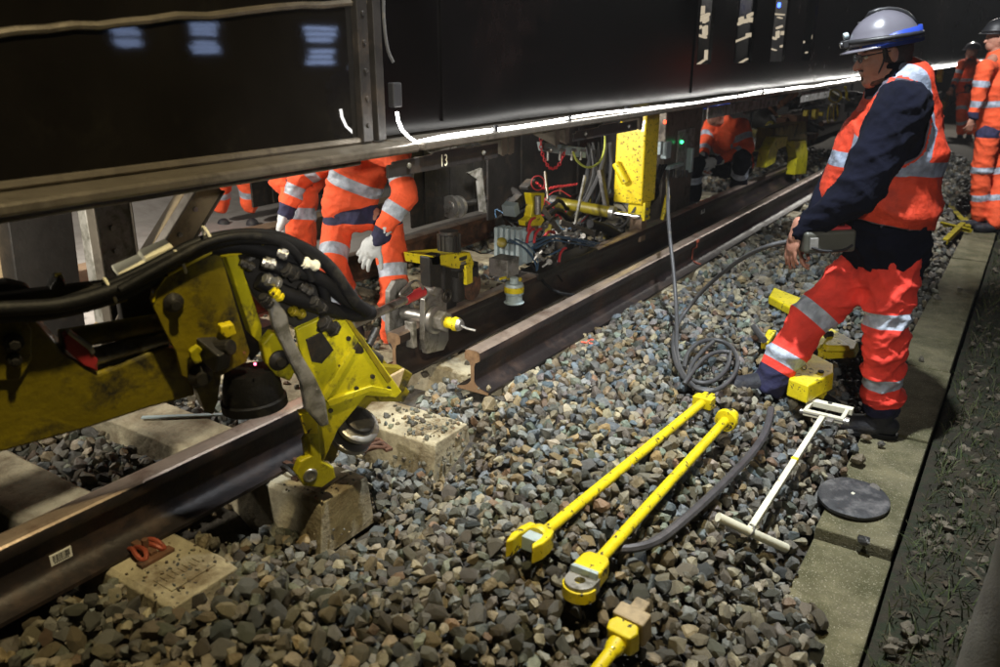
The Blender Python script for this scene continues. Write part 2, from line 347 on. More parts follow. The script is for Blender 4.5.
for (y0, y1, n) in ((.35, 5.0, 44000), (5.0, 9.0, 20000), (9.0, 14.0, 9000)):
    for _ in range(n):
        x = rs.uniform(GX0+.1, GX1-.06); y = rs.uniform(y0, y1)
        if x > -.46:                                    # spilled stones: only a few lie on the lids
            if y > 2.45 and rs.rand() > (.07 if x < -.39 else .006): continue
            if y <= 2.45 and x > -.24-.06*math.sin(y*9): continue
        if not in_view(x, y, float(-.1), .1): continue
        r = rs.choice((.019, .024, .029, .034, .041), p=(.12, .2, .27, .26, .15))*(1.0 if y < 5 else 1.25)*rs.uniform(.9, 1.12)
        i = int((x-GX0)/GC); j = int((y-GY0)/GC); k = max(1, int(r*.72/GC))
        if i-k < 0 or j-k < 0 or i+k+1 > nx or j+k+1 > ny: continue
        w = HG[i-k:i+k+1, j-k:j+k+1]; h = float(w.mean()*.6+w.max()*.4); zc = h+r*.28
        top = zc+r*.62
        if w.max() > .2 or top > SF[i, j]+.032+(.03 if x > -.46 else 0): continue
        a = (np.arange(-k, k+1)*GC)[:, None]; b = (np.arange(-k, k+1)*GC)[None, :]
        dd = 1-(a*a+b*b)/(r*r*.9); cap = np.where(dd > 0, zc+r*.62*np.sqrt(np.maximum(dd, 0)), -9)
        np.maximum(w, cap, out=w)
        stones.append((x, y, zc, r))
ST = np.array(stones)
def rotm(n):
    q = RN.normal(size=(n, 4)); q[:, 1:3] *= .55; q /= np.linalg.norm(q, axis=1)[:, None]; w, x, y, z = q.T
    return np.stack([1-2*(y*y+z*z), 2*(x*y-z*w), 2*(x*z+y*w), 2*(x*y+z*w), 1-2*(x*x+z*z), 2*(y*z-x*w), 2*(x*z-y*w), 2*(y*z+x*w), 1-2*(x*x+y*y)], 1).reshape(n, 3, 3)
RM = rotm(len(ST)); VI = RN.randint(0, NV, len(ST)); CI = RN.choice(len(PAL), len(ST), p=PW)
PALs = np.clip(PAL.mean(1, keepdims=True)+(PAL-PAL.mean(1, keepdims=True))*1.35, .02, 1); CO = PALs[CI]*RN.uniform(.4, 1.42, (len(ST), 1))*RN.uniform(.97, 1.03, (len(ST), 3))
# browner and slightly darker near, far and toward the path, less so in the middle
brown = (1-sm(1.6, 2.7, ST[:, 1]))*.6+sm(4.5, 6, ST[:, 1])*.6
brown = np.clip(brown+.5*sm(-.9, -.5, ST[:, 0]), 0, 1)[:, None]
gr = CO.mean(1, keepdims=True)
CO = CO*(1-brown*.55)+brown*.55*gr*np.array([1.14, 1.0, .72])
CO *= (1-.12*brown)*.80*np.array([1.02, 1.0, .95])
DI = (ST[:, 0]*hv.x+ST[:, 1]*hv.y)*math.cos(PIT)+(H-ST[:, 2])*math.sin(PIT)
size = ST[:, 3]/DI
infr = np.array([in_view(*s[:3], mg=-.012) for s in ST]); ontop = ST[:, 2]+ST[:, 3]*.5 > surf(ST[:, 0], ST[:, 1])-.004
inf = np.where(infr & ontop, size, 0); order = np.argsort(-inf); single = set(order[:298].tolist())
def join_stones(idx, name, parent, m):
    vs = []; fs = []; cs = []; n = 0
    for i in idx:
        v = SVv[VI[i]]*ST[i, 3]; v = v@RM[i].T+ST[i, :3]; vs.append(v); fs.append(SVf[VI[i]]+n); n += len(v); cs.append(np.repeat(CO[i][None], len(v), 0))
    vs = np.concatenate(vs); fs = np.concatenate(fs); cs = np.concatenate(cs)
    me = bpy.data.meshes.new(name); me.vertices.add(len(vs)); me.vertices.foreach_set('co', vs.ravel())
    me.loops.add(len(fs)*3); me.loops.foreach_set('vertex_index', fs.ravel().astype(np.int32)); me.polygons.add(len(fs)); me.polygons.foreach_set('loop_start', np.arange(0, len(fs)*3, 3, dtype=np.int32))
    me.update(calc_edges=True); me.shade_flat()
    a = me.attributes.new('Col', 'FLOAT_COLOR', 'POINT'); a.data.foreach_set('color', np.concatenate([cs, np.ones((len(cs), 1))], 1).ravel())
    o = link(name, me, m, parent); return tag(o, kind='stuff')
rest = [i for i in range(len(ST)) if i not in single]
join_stones(rest, 'ballast_stones', bed, MS)
for m in SV: m.materials.append(MSo)
for i in single:
    o = bpy.data.objects.new('stone', SV[VI[i]]); COL.objects.link(o); o.parent = bed
    o.matrix_local = Matrix.Translation(Vector(ST[i, :3]))@Matrix(RM[i].tolist()).to_4x4()@Matrix.Scale(float(ST[i, 3]), 4)
    o.color = (*[float(c) for c in CO[i]], 1)
# loose grit and dust heaps, marking spray
def ground_z(x, y): 
    i = int((x-GX0)/GC); j = int((y-GY0)/GC); return min(float(HG[i-2:i+3, j-2:j+3].max()), float(surf(x, y))+.035)
for (px, py, mm, nm, lb) in ((588, 345, 'spray_orange', 'orange_paint_mark', 'small orange spray mark on ballast right of the cut rail end'),):
    p = PG(px, py, .01)
    b = MB()
    for k in range(9):
        q = p+Vector((random.uniform(-.03, .03), random.uniform(-.03, .03), 0)); q.z = ground_z(q.x, q.y)+.001
        b.ell(q, (random.uniform(.006, .014), random.uniform(.005, .01), .003), n=8, m=4)
    tag(b.build(nm, M_[mm], org=p), lb, 'paint mark')

# ---- cable trough lids
sl = []
y = -1.2; k = 0
while y < 26:
    L = 1.02; w = SLAB[1]-SLAB[0]
    b = MB(); tz = -.30+random.uniform(-.006, .006) if y > 2.1 else -.345
    if y > 2.25 and len(sl) == 0: pass
    b.box(((SLAB[0]+SLAB[1])/2+random.uniform(-.006, .006), y+L/2, tz-.03), (w, L-.012, .06), Matrix.Rotation(random.uniform(-.004, .004), 3, 'Z'))
    sl.append(b.build('lid', M_['slab'], path, bevel=.006)); y += L; k += 1
# ---- verge: grass, twigs, leaves, stray stones (stuff)
b = MB()
for _ in range(17000):
    y = .9+13*random.random()**1.6; x = -.12+random.random()**1.3*(1.2+y*.25); z = float(vz(x, y))-.005; h = random.uniform(.02, .08); a = random.uniform(0, 6.28)
    dx, dy = math.cos(a)*.0028, math.sin(a)*.0028; lx, ly = random.gauss(0, h*.7), random.gauss(0, h*.7)
    b.add([(x-dx, y-dy, z), (x+dx, y+dy, z), (x+dx*.7+lx*.4, y+dy*.7+ly*.4, z+h*.7), (x-dx*.7+lx*.4, y-dy*.7+ly*.4, z+h*.7), (x+lx, y+ly, z+h)], [(0, 1, 2, 3), (3, 2, 4)])
M_['grass'] = mat('verge_grass', (.045, .06, .014), .7, 0, .5, 9, 0, second=(.09, .075, .04), mask=(.5, .6), mscale=14)
tag(b.build('verge_grass', M_['grass']), 'thin dark grass blades growing along the verge beside the concrete lids', 'grass', kind='stuff')
b = MB()
for _ in range(9000):
    y = .9+9*random.random()**1.6; x = -.12+random.random()*(1.2+y*.2); z = float(vz(x, y))+.006; a = random.uniform(0, 6.28); L = random.uniform(.008, .05)
    p = Vector((x, y, z)); q = p+Vector((math.cos(a)*L, math.sin(a)*L, random.uniform(-.006, .012)))
    if random.random() < .5: b.tube([p, (p+q)/2+Vector((.004, 0, .005)), q], .0016, 4)
    else:
        n = Vector((-math.sin(a), math.cos(a), 0))*L*.22; b.add([p, (p+q)/2+n, q, (p+q)/2-n+Vector((0, 0, .004))], [(0, 1, 2), (0, 2, 3)])
M_['litter'] = mat('dead_leaf_litter', (.055, .04, .022), .8, 0, .5, 20, 0)
tag(b.build('leaf_litter', M_['litter']), 'dead leaves and twigs scattered over the dark verge', 'litter', kind='stuff')
b = MB(); vst = []
for _ in range(420):
    y = 1.2+8*random.random()**1.5; x = -.1+abs(random.gauss(0, .3)); r = random.uniform(.012, .035); vv = SVv[random.randrange(NV)]*r
    b.add((vv@rotm(1)[0].T+np.array([x, y, -.325])).tolist(), SVf[0].tolist() if False else [])
    n0 = len(b.v)-len(vv); k = [i for i in range(NV) if len(SVv[i]) == len(vv) and np.allclose(SVv[i]*r, vv)][0]
    b.f += [tuple(int(q)+n0 for q in f) for f in SVf[k]]; b.m += [0]*len(SVf[k])
tag(b.build('verge_stones', mat('muddy_stone', (.12, .1, .07), .85, 0, .35, 20, .6, 70)), 'muddy stones strewn on the verge', 'stones', kind='stuff')

# ---- sleepers
def sleeper(y, label, top=0.0, x1=-1.72, x0=-4.15, w=.25, wear=.0):
    t = thing('sleeper', ((x0+x1)/2, y, top-.2), label, 'sleeper', 'concrete sleepers across the track')
    b = MB(); n = 26
    prof = []
    for i in range(n+1):                                # slightly chipped, tapered block
        x = x1+(x0-x1)*i/n; e = random.uniform(-.003, .003); end = .02 if i in (0, n) else 0
        prof.append([Vector((x, y-w/2-.012, top-.21)), Vector((x, y+w/2+.012, top-.21)), Vector((x, y+w/2-.006+e-end*.3, top-.012-end*.2)), Vector((x, y+w/2-.022+e, top-end*.3)),
                     Vector((x, y-w/2+.022+e, top-end*.3)), Vector((x, y-w/2+.006+e+end*.3, top-.012-end*.2))])
    b.loft(prof); b.build('block', M_['concrete'], t, bevel=.004)
    m = MB(); cx = x1-.17; cz = top+.0005               # raised cast mark plate with bars, near the end
    m.box((cx+.07, y, cz), (.085, .15, .005))
    for k in range(7): m.box((cx+.05+.006*(k % 2), y-.055+.018*k, cz+.004), (.035, .006, .004))
    m.build('cast_mark', M_['concrete'], t, bevel=.0015)
    return t
names = {0: 'concrete sleeper at the near left edge running behind the first rail', 1: 'flush worn concrete sleeper with two red clips on its end, nearest below the rail',
         2: 'concrete sleeper with exposed pale end under the open yellow claw', 3: 'mud-stained concrete sleeper end just beyond the yellow claw', 4: 'concrete sleeper under the cut end of the raised rail'}
sleep = []
for k, y in enumerate(SLY[1:]):
    if k > 13: break
    lb = names.get(k, 'sleeper end showing in the ballast beside the loose rail, %s beyond the raised rail end' % ['', '', '', '', '', 'first', 'second', 'third', 'fourth', 'fifth', 'sixth', 'seventh', 'eighth', 'ninth'][min(k, 13)])
    sleep.append(sleeper(y, lb, (-.03 if k == 3 else 0) if k < 5 else -.004, x1={1: -1.73, 2: -1.775, 3: -1.76}.get(k, -1.72)))
# ---- dirt and loose stones spilled over the sleeper ends and rail foot
def spill(cx, cy, sx, sy, zf, n, name, label, rmax=.02):
    vs = []; fs = []; cs = []; m0 = 0
    for _ in range(n):
        x = random.gauss(cx, sx); y = random.gauss(cy, sy); r_ = random.uniform(.003, rmax)**1.0; k = random.randrange(NV); v = SVv[k]*r_
        v = v@rotm(1)[0].T+np.array([x, y, zf(x, y)+r_*.35]); vs.append(v); fs.append(SVf[k]+m0); m0 += len(v); c = PAL[RN.choice(len(PAL), p=PW)]*random.uniform(.3, .9)*np.array([1.1, .98, .75]); cs.append(np.repeat(c[None], len(v), 0))
    me = bpy.data.meshes.new(name); me.from_pydata(np.concatenate(vs).tolist(), [], np.concatenate(fs).tolist()); a = me.attributes.new('Col', 'FLOAT_COLOR', 'POINT'); cc_ = np.concatenate(cs)
    a.data.foreach_set('color', np.concatenate([cc_, np.ones((len(cc_), 1))], 1).ravel()); tag(link(name, me, MS), label, 'stones', kind='stuff')
def topz(x, y):
    for yy in SLY:
        if abs(y-yy) < .12 and -4.1 < x < -1.77: return -.03 if abs(yy-2.335) < .05 else 0.0
    return ground_z(x, y) if x > GX0+.1 else 0
spill(-1.85, 2.36, .13, .09, topz, 230, 'spilled_grit', 'brown grit and chips spilled over the mud-stained sleeper end', .017)
spill(-1.86, 1.73, .10, .08, topz, 60, 'spilled_grit', 'few chips on the pale sleeper under the claw', .008)
spill(-1.86, 1.14, .08, .08, topz, 90, 'spilled_grit', 'chips and dust on the worn nearest sleeper', .008)
spill(-3.0, 3.3, .5, .6, topz, 900, 'spilled_grit', 'brown rubble between the sleepers under the beam', .03)
# ---- spring clips standing on the sleepers
def clip(x, y, z, rz, mt, label, group='spring clips fastening rails', base='rust'):
    t = thing('rail_clip', (x, y, z), label, 'rail clip', group)
    M = Matrix.Rotation(rz, 3, 'Z'); o = Vector((x, y, z))
    for s in (-1, 1):
        b = MB(); pts = [(.8*a_, .85*b_, .85*c_) for a_, b_, c_ in [(-.055, .012, .012), (-.02, .014, .03), (.03, .018, .036), (.052, .03, .02), (.045, .045, .014), (.01, .046, .028), (-.025, .036, .034), (-.06, .03, .015)]]
        b.tube([o+M@Vector((p[0], s*p[1], p[2])) for p in pts], .0075, 8, smooth=2); b.build('spring', M_[mt], t, smooth=True)
    b = MB(); b.box(o+M@Vector((-.01, 0, .012)), (.10, .022, .024), M); b.cyl(o+M@Vector((.0, 0, .02)), o+M@Vector((0, 0, .052)), .011, n=6); b.box(o+M@Vector((.045, 0, .006)), (.03, .11, .012), M)
    b.build('shoulder', M_[base], t, bevel=.002); return t
p = PZ(150, 552, .01)
clip(-2.005, 1.13, 0, 0, 'orange_clip', 'pair of red spring clips on the worn sleeper beside the first rail')
clip(-2.005, 1.73, 0, 0, 'dark', 'black spring clip by the first rail on the pale sleeper at the claw')
q = PZ(372, 440, .01); clip(q.x, q.y, -.03, 1.2, 'rust', 'rusty spring clip lying on the mud-stained sleeper end')

# ---- rails
def rail_prof(head=.072, h=.172, foot=.15):
    a, f, w = head/2, foot/2, .0085
    half = [(f, 0), (f, .011), (f*.55, .018), (w+.012, .030), (w, .045), (w, .105), (w+.006, .122), (a-.002, .133), (a, .140), (a-.001, .160), (a-.008, .168), (a-.018, h)]
    return half+[(-x, z) for x, z in reversed(half)]
def rail(y0, y1, x, z, label, y_end=None, cut=True, steel='rail', lift=0, n=None, k=1.13):
    t = thing('rail', (x, y0, z), label, 'rail', 'steel rails of the track')
    pf = [(a*k, c*k) for a, c in rail_prof()]; b = MB(); n = n or max(2, int((y1-y0)/1.5)); rings = []
    for i in range(n+1):
        q = i/n; yy = y0+(y1-y0)*q
        rings.append([Vector((x+px_, yy, z+pz_+lift*(1-q)**2)) for px_, pz_ in pf])
    b.loft(rings, cap=False); b.build('web_and_foot', M_[steel], t, smooth=True)
    hb = MB(); rr = []
    for i in range(n+1):
        q = i/n; yy = y0+(y1-y0)*q; l = lift*(1-q)**2
        rr.append([Vector((x+px_, yy, z+pz_+l)) for px_, pz_ in ((.0345, .1655), (.029, .1700), (.018, .1735), (-.018, .1735), (-.029, .1700), (-.0345, .1655))])
    hb.loft([[Vector((x+(q_.x-x)*k, q_.y, z+(q_.z-z)*k)) for q_ in g_] for g_ in rr]); hb.build('running_surface', M_['rail_head'], t)
    for e, yy, l in ((0, y0, lift), (1, y1, 0)):
        f = MB(); P = [Vector((x+px_, yy+(-.001 if e == 0 else .001), z+pz_+l)) for px_, pz_ in pf]; f.add(P, [tuple(range(len(P)))]); f.build('cut_end', M_['cut'], t)
    return t
r1 = rail(-1.5, 1.93, -2.115, 0, 'fixed dark rail at left, with a bar code sticker on its web')
r2 = rail(2.60, 9.55, -2.28, .022, 'raised rail gripped by clamps, its end below the worker with white glove')
r3 = rail(2.66, 26, -1.885, 0, 'loose rail with cut end showing its profile, lying nearest the open ballast')
r4 = rail(-1.5, 26, -3.62, 0, 'far running rail in the dark beneath the carriage', steel='rust', k=1)
# bar code sticker on rail 1
def web_panel(px, py, wpx, hpx, X, parent, colr, name):
    a = PX(px, py, X); b = PX(px+wpx, py, X); dy = abs(b.y-a.y)
    return a, dy
q = PX(61, 556, -2.104)
s = MB(); s.box(q, (.003, .062, .034)); lab = s.build('sticker', M_['white'], r1)
s = MB(); xx = -.024
while xx < .024:
    w = random.choice((.0009, .0018, .0026)); s.box(q+Vector((.002, xx+w/2, .003)), (.0012, w, .019)); xx += w+random.choice((.001, .0016, .0024))
for k in range(8): s.box(q+Vector((.002, -.02+.0055*k, -.0105)), (.0012, .0034, .004))
s.build('bar_code', M_['ink'], lab)
q = PX(703, 210, -2.268); s = MB(); s.box(q, (.003, .085, .06)); l2 = s.build('sticker', M_['white'], r2)
s = MB(); s.box(q+Vector((.002, 0, 0)), (.0012, .03, .035)); s.build('print', M_['ink'], l2)

# ---- grey belt, girder, low dark machinery behind
def curved_sheet():
    b = MB(); n = 24; rings = []
    for i in range(n+1):
        yy = -2.5+9.5*i/n; r = []
        for j in range(16):
            xx = -6.9+3.2*j/15; zz = .08+.34*(max(0, (j-9)/6))**2*.2+.55*(max(0, (4-j)/4))**2+.03*math.sin(yy*1.7+j*.4)
            r.append(Vector((xx, yy, zz)))
        r += [p+Vector((0, 0, -.03)) for p in reversed(r)]; rings.append(r)
    b.loft(rings); return b
tag(curved_sheet().build('conveyor_belt', M_['belt'], smooth=True, org=(-5.2, 2, .08)), 'wide pale grey belt sagging behind the posts under the beam', 'conveyor belt')
g = thing('girder', (-4.5, 4, 0), 'brown steel girder lying behind the orange-clad workers', 'girder')
b = MB(); b.box((-4.5, 5.0, .12), (.012, 6.0, .22)); b.build('web', M_['brown'], g)
for nm, z in (('top_flange', .235), ('bottom_flange', .01)): b = MB(); b.box((-4.5, 5.0, z), (.16, 6.0, .018)); b.build(nm, M_['brown'], g, bevel=.003)
# ================================================================ THE CARRIAGE: long black beams over the track
XW, XF, ZF = -1.96, -1.80, 1.118                         # web face, flange edge, flange top
def flange(b, y0, y1, x0=XW-.3, x1=XF, z=ZF, t=.03): b.box(((x0+x1)/2, (y0+y1)/2, z-t/2), (x1-x0, y1-y0, t))
bm1 = thing('box_beam', (XW-.2, -1.5, ZF), 'near black gloss box beam with weld bead and worn bottom flange, left of the lit strip', 'beam')
b = MB(); b.box((XW-.2, .18, 1.75), (.4, 3.96, 1.258)); b.build('web_panel', M_['beam'], bm1, bevel=.004)
b = MB(); flange(b, -2.0, 2.24); b.box((XW-.05, .1, ZF-.055), (.03, 4.1, .05)); b.build('flange', M_['flange'], bm1, bevel=.008)
b = MB(); b.tube([PX(x, y, XW+.001) for x, y in ((-90, 40), (0, 32.5), (60, 27), (110, 24), (160, 19), (222, 13), (290, 7), (333, 4), (372, 2))], .011, 8, smooth=1)
rs_ = []
o = b.build('weld_bead', M_['flange'], bm1, smooth=True)
for v in o.data.vertices:                                # rippled weld
    v.co.z += .003*math.sin(v.co.y*95)+.002*math.sin(v.co.y*41)
b = MB(); b.tube([Vector((XW+.004, -1.7, ZF+.012)), Vector((XW+.004, 2.16, ZF+.012))], .012, 6); b.build('fillet_weld', M_['flange'], bm1, smooth=True)
b = MB(); b.box((XW+.012, 2.125, 1.75), (.03, .05, 1.25)); b.box((XW+.004, 2.19, 1.75), (.06, .04, 1.25))
for k in range(14): b.cyl((XW+.02, 2.125, 1.18+.09*k), (XW+.034, 2.125, 1.18+.09*k), .009, n=6)
b.build('end_plate', M_['flange'] if False else M_['beam_dull'], bm1, bevel=.003)
b = MB(); b.tube([PX(x, y, XW+.035) for x, y in ((384, -20), (383, 10), (385, 35), (388, 52), (393, 62))], .006, 8, smooth=2); b.build('cable', M_['cable'], bm1, smooth=True)
q = PX(395, 95, XW+.04); b = MB(); b.box(q, (.03, .045, .085)); b.build('junction_box', M_['black'], bm1, bevel=.005)
q = PX(352, 124, XW+.002)
# second, longer beam
bm2 = thing('carriage_beam', (XW-.3, 2.3, ZF), 'long dark carriage side running to the distance with window slots and glowing strip under it', 'beam')
def yat(px, X=XW-.03, py=60): return PX(px, py, X).y
YW = [(yat(697), yat(711)), (yat(734), yat(752)), (yat(770), yat(784)), (yat(801), yat(812))]
b = MB(); ys = [2.26]+[v for w in YW for v in w]+[44]
X2 = XW-.03
for i in range(0, len(ys), 2): b.box((X2-.012, (ys[i]+ys[i+1])/2, 1.88), (.024, ys[i+1]-ys[i], 1.50))
for a, c in YW: b.box((X2-.012, (a+c)/2, 1.235), (.024, c-a, .21))
b.build('side_panel', M_['beam_far'], bm2)
for y in (2.62, yat(693)): b = MB(); b.box((X2+.004, y, 1.9), (.010, .012, 1.48)); b.build('rib', M_['beam_far'], bm2, bevel=.002)
b = MB(); flange(b, 2.262, 44, XW-.32, XF+.005, ZF, .028); b.build('flange', M_['flange'], bm2, bevel=.006)
# emissive bars in the slots stand in for lit machinery seen beyond
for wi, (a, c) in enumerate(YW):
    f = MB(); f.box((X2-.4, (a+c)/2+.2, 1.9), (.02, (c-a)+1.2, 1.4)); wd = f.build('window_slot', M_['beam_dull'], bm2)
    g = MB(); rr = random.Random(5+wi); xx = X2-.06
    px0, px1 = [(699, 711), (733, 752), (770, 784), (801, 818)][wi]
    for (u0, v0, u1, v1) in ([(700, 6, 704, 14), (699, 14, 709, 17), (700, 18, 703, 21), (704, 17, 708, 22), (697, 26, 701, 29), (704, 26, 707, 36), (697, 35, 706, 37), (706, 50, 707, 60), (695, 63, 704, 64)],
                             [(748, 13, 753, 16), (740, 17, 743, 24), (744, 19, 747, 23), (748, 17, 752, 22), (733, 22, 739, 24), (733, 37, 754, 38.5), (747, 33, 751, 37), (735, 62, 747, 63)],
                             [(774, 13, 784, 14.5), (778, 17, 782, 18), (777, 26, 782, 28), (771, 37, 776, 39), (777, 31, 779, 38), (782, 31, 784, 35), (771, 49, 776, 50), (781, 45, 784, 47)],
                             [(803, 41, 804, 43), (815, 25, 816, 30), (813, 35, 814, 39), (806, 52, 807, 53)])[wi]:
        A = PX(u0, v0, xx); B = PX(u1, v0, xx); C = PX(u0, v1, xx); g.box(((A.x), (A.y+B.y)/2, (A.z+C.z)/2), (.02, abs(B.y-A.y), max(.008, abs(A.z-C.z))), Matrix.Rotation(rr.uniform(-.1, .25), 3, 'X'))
    g.build('slot_glow', M_['gear_glow'], wd)
q = PX(778, 5, X2-.2); b = MB(); b.cyl(q, q+Vector((.02, 0, 0)), .022, n=12); b.build('pilot_lamp', M_['ledblue'], bm2)
# LED rope lamp lying along the flange
led = thing('led_strip_light', (XF, 2.3, ZF), 'glowing white flexible light strip along the bottom of the long dark beam', 'light strip')
pts = [PX(x, y, XF-.03) for x, y in ((397, 112), (398, 120), (402, 130), (409, 137), (416, 140))]
def zl(y): return ZF+.009+.005*math.sin(y*2.1)+.006*math.sin(y*5.3)*(1-min(1, y/9))
lx = XF-.022
y = 2.62; q0 = pts[-1]; pts[-1] = Vector((q0.x, q0.y, zl(q0.y)))
pts2 = list(pts); y = q0.y+.15
while y < 40:
    pts2.append(Vector((lx+.010*math.sin(y*1.7), y, zl(y)+.004*math.sin(y*6)))); y += .18 if y < 9 else .8
b = MB(); b.tube(pts2, .0052, 8); b.build('tube', M_['led'], led, smooth=True)
for k in range(14):
    y = 2.75+.62*k; b = MB(); b.box((lx, y, zl(y)), (.012, .02, .028)); b.build('fixing_clip', M_['black'], led)
# number plates, brackets and gussets under the flange
def fascia(px0, px1, py0, py1, X, hh, m, label, num=None, npx=None, steps=True):
    A = PX(px0, py0, X); B = PX(px1, py1, X); y0, y1 = A.y, B.y; zt = 1.075
    t = thing('fascia_plate', (X, (y0+y1)/2, zt-hh), label, 'plate', 'stepped plates hanging under the beam')
    L = y1-y0; pr = [(0, -.02), (.04, -.02), (.04, -.012), (.36, -.008), (.38, .0), (.66, .0), (.68, -.006), (1, -.004)] if steps else [(0, 0), (1, 0)]
    top = [Vector((X, y0+L*u, zt+w)) for u, w in pr]; bot = [Vector((X, y1, zt-hh)), Vector((X, y0, zt-hh))]
    b = MB(); b.prism(top+bot, (-.01, 0, 0)); b.build('plate', M_[m], t, bevel=.001)
    b = MB(); b.tube([p+Vector((-.004, 0, .001)) for p in top], .002, 5); b.build('worn_edge', M_['flange'], t)
    for u in (.16, .84):
        b = MB(); b.ell((X+.004, y0+L*u, zt-hh*.5), (.006, .011, .011), n=10, m=6); b.build('bolt', M_['galv'], t, smooth=True)
    if num:
        c = PX(npx[0], npx[1], X+.002); cu = bpy.data.curves.new('txt', 'FONT'); cu.body = num; cu.size = .062; cu.align_x = 'CENTER'; cu.align_y = 'CENTER'; cu.extrude = .0004; cu.space_character = 1.05
        o = bpy.data.objects.new('tmp', cu); dg = bpy.context.evaluated_depsgraph_get(); COL.objects.link(o); dg.update(); me = bpy.data.meshes.new_from_object(o.evaluated_get(bpy.context.evaluated_depsgraph_get())); bpy.data.objects.remove(o)
        me.transform(Matrix.Translation(c)@Matrix(((0, 0, 1), (1, 0, 0), (0, 1, 0))).to_4x4()@Matrix.Diagonal((.75, 1, 1, 1))); link('number', me, M_['cream'], t)
    return t
fascia(388, 498, 170, 150, XF-.02, .062, 'beam_dull', 'dark stepped plate bearing the number 13 under the beam', '13', (444, 161))
fascia(573, 637, 150, 130, XF-.02, .055, 'beam_dull', 'dark stepped plate left of the tall yellow box under the beam')
fascia(708, 778, 115, 100, XF-.02, .07, 'galv', 'pale grey bare plate under the beam above the squatting worker', steps=False)
fascia(802, 830, 95, 88, XF-.02, .085, 'galv', 'small pale plate under the beam left of the standing worker\'s chin', steps=False)
for k, (px, py, m) in enumerate(((452, 152, 'galv'), (503, 146, 'flange'), (510, 147, 'flange'), (556, 139, 'flange'), (566, 138, 'flange'), (640, 128, 'flange'))):
    p = PX(px, py, XF-.03); z1 = ZF-.03
    b = MB(); b.prism([(p.x, p.y, z1), (p.x-.12, p.y, z1), (p.x-.12, p.y, z1-.03), (p.x, p.y, z1-.075)], (0, .012, 0))
    b.box((p.x+.002, p.y+.005, z1-.035), (.004, .04, .07)); o = b.build('gusset', M_[m], bm2)
# ================================================================ UNDER THE BEAM, LEFT: posts and braces
def post(pa, pb, X, w, t, m, label, name='steel_post', cat='post', zb=None, flat=True):
    A = PX(*pa, X); B = PX(*pb, X)
    if zb is not None: d = (B-A); B = A+d*((zb-A.z)/d.z)
    th = thing(name, B, label, cat, 'supports under the near beam'); b = MB()
    up = Vector((1, 0, 0)); b.span(A, B, w, t, up); b.build('leg_plate' if 'wood' not in name else 'timber', M_[m], th, bevel=.004)
    if flat and m != 'wood':
        b = MB(); d = (B-A).normalized(); s = d.cross(up).normalized()
        b.span(A+s*(w/2-.006)+up*.03*1, B+s*(w/2-.006)+up*.03, .008, .075, up); b.span(A-s*(w/2-.004)+up*.018, B-s*(w/2-.004)+up*.018, .006, .04, up); b.build('lip', M_['flange'], th, bevel=.002)
        b = MB()
        for k in range(3):
            q = A.lerp(B, .15+.13*k)+up*(t/2+.003); b.cyl(q, q+up*.008, .010, n=6)
        b.build('bolt', M_['steel'], th)
    return th
ZS = PX(120, 372, -2.5).z
post((103, 200), (118, 300), -2.5, .155, .05, 'galv', 'upright scuffed grey channel post under the near beam', zb=ZS)
post((207, 180), (152, 270), -2.5, .13, .05, 'tan', 'slanting tan brace with bright edge right of the grey post', 'steel_brace', 'brace', zb=ZS)
post((30, 205), (38, 265), -2.75, .21, .12, 'beam_dull', 'short dark box post at the far left under the beam', zb=.35, flat=False)
post((66, 205), (38, 250), -3.0, .055, .03, 'wood', 'slanting raw timber batten left of the grey post', 'wooden_brace', 'timber', zb=.42, flat=False)
post((-4, 205), (6, 262), -2.8, .09, .05, 'wood', 'upright timber at the photo\'s left edge under the beam', 'wooden_post', 'timber', zb=.4, flat=False)
b = MB(); b.box(PZ(10, 285, .34), (.30, .16, .02), Matrix.Rotation(.5, 3, 'Z')); tag(b.build('loose_board', M_['wood'], bevel=.002, org=PZ(10, 285, .34)), 'short pale board on the belt at far left', 'board')
b = MB(); b.box((-2.52, 1.15, ZS-.035), (.14, 1.9, .07)); tag(b.build('sill_beam', M_['beam_dull'], bevel=.005, org=(-2.52, 1.15, ZS-.07)), 'dark sill beam carrying the post feet, mostly hidden behind the yellow boom', 'beam')
# ---- dark carriage parts behind, under the beam
def plate(name, px0, px1, X, z0, z1, m, label, cat='panel', th=.02, ribs=0):
    y0, y1 = PX(px0, 180, X).y, PX(px1, 180, X).y
    t = thing(name, (X, (y0+y1)/2, z0), label, cat); b = MB(); b.box((X, (y0+y1)/2, (z0+z1)/2), (th, y1-y0, z1-z0)); b.build('sheet', M_[m], t, bevel=.003)
    for k in range(ribs):
        b = MB(); yy = y0+(y1-y0)*(k+.5)/ribs; b.box((X+.015, yy, (z0+z1)/2), (.01, .03, z1-z0-.02)); b.build('rib', M_['dark'], t)
    b = MB()
    for k in range(5):
        yy = y0+(y1-y0)*(k+.5)/5; b.cyl((X+th/2, yy, z1-.04), (X+th/2+.01, yy, z1-.04), .012, n=6)
    b.build('bolt', M_['steel'], t); return t
plate('side_sheet', 487, 600, -3.35, .22, 1.12, 'beam_dull', 'dark steel sheet under the beam behind the red chains', ribs=2)
plate('side_sheet', 410, 484, -3.25, .35, 1.12, 'dark', 'dark panel under the plate numbered 13', ribs=3)
plate('side_sheet', 250, 330, -4.9, .3, 1.3, 'dark', 'dark panel behind the stooping worker', ribs=2)
plate('side_sheet', 600, 660, -3.3, .15, 1.12, 'dark', 'dark panel behind the tall yellow box', ribs=2)
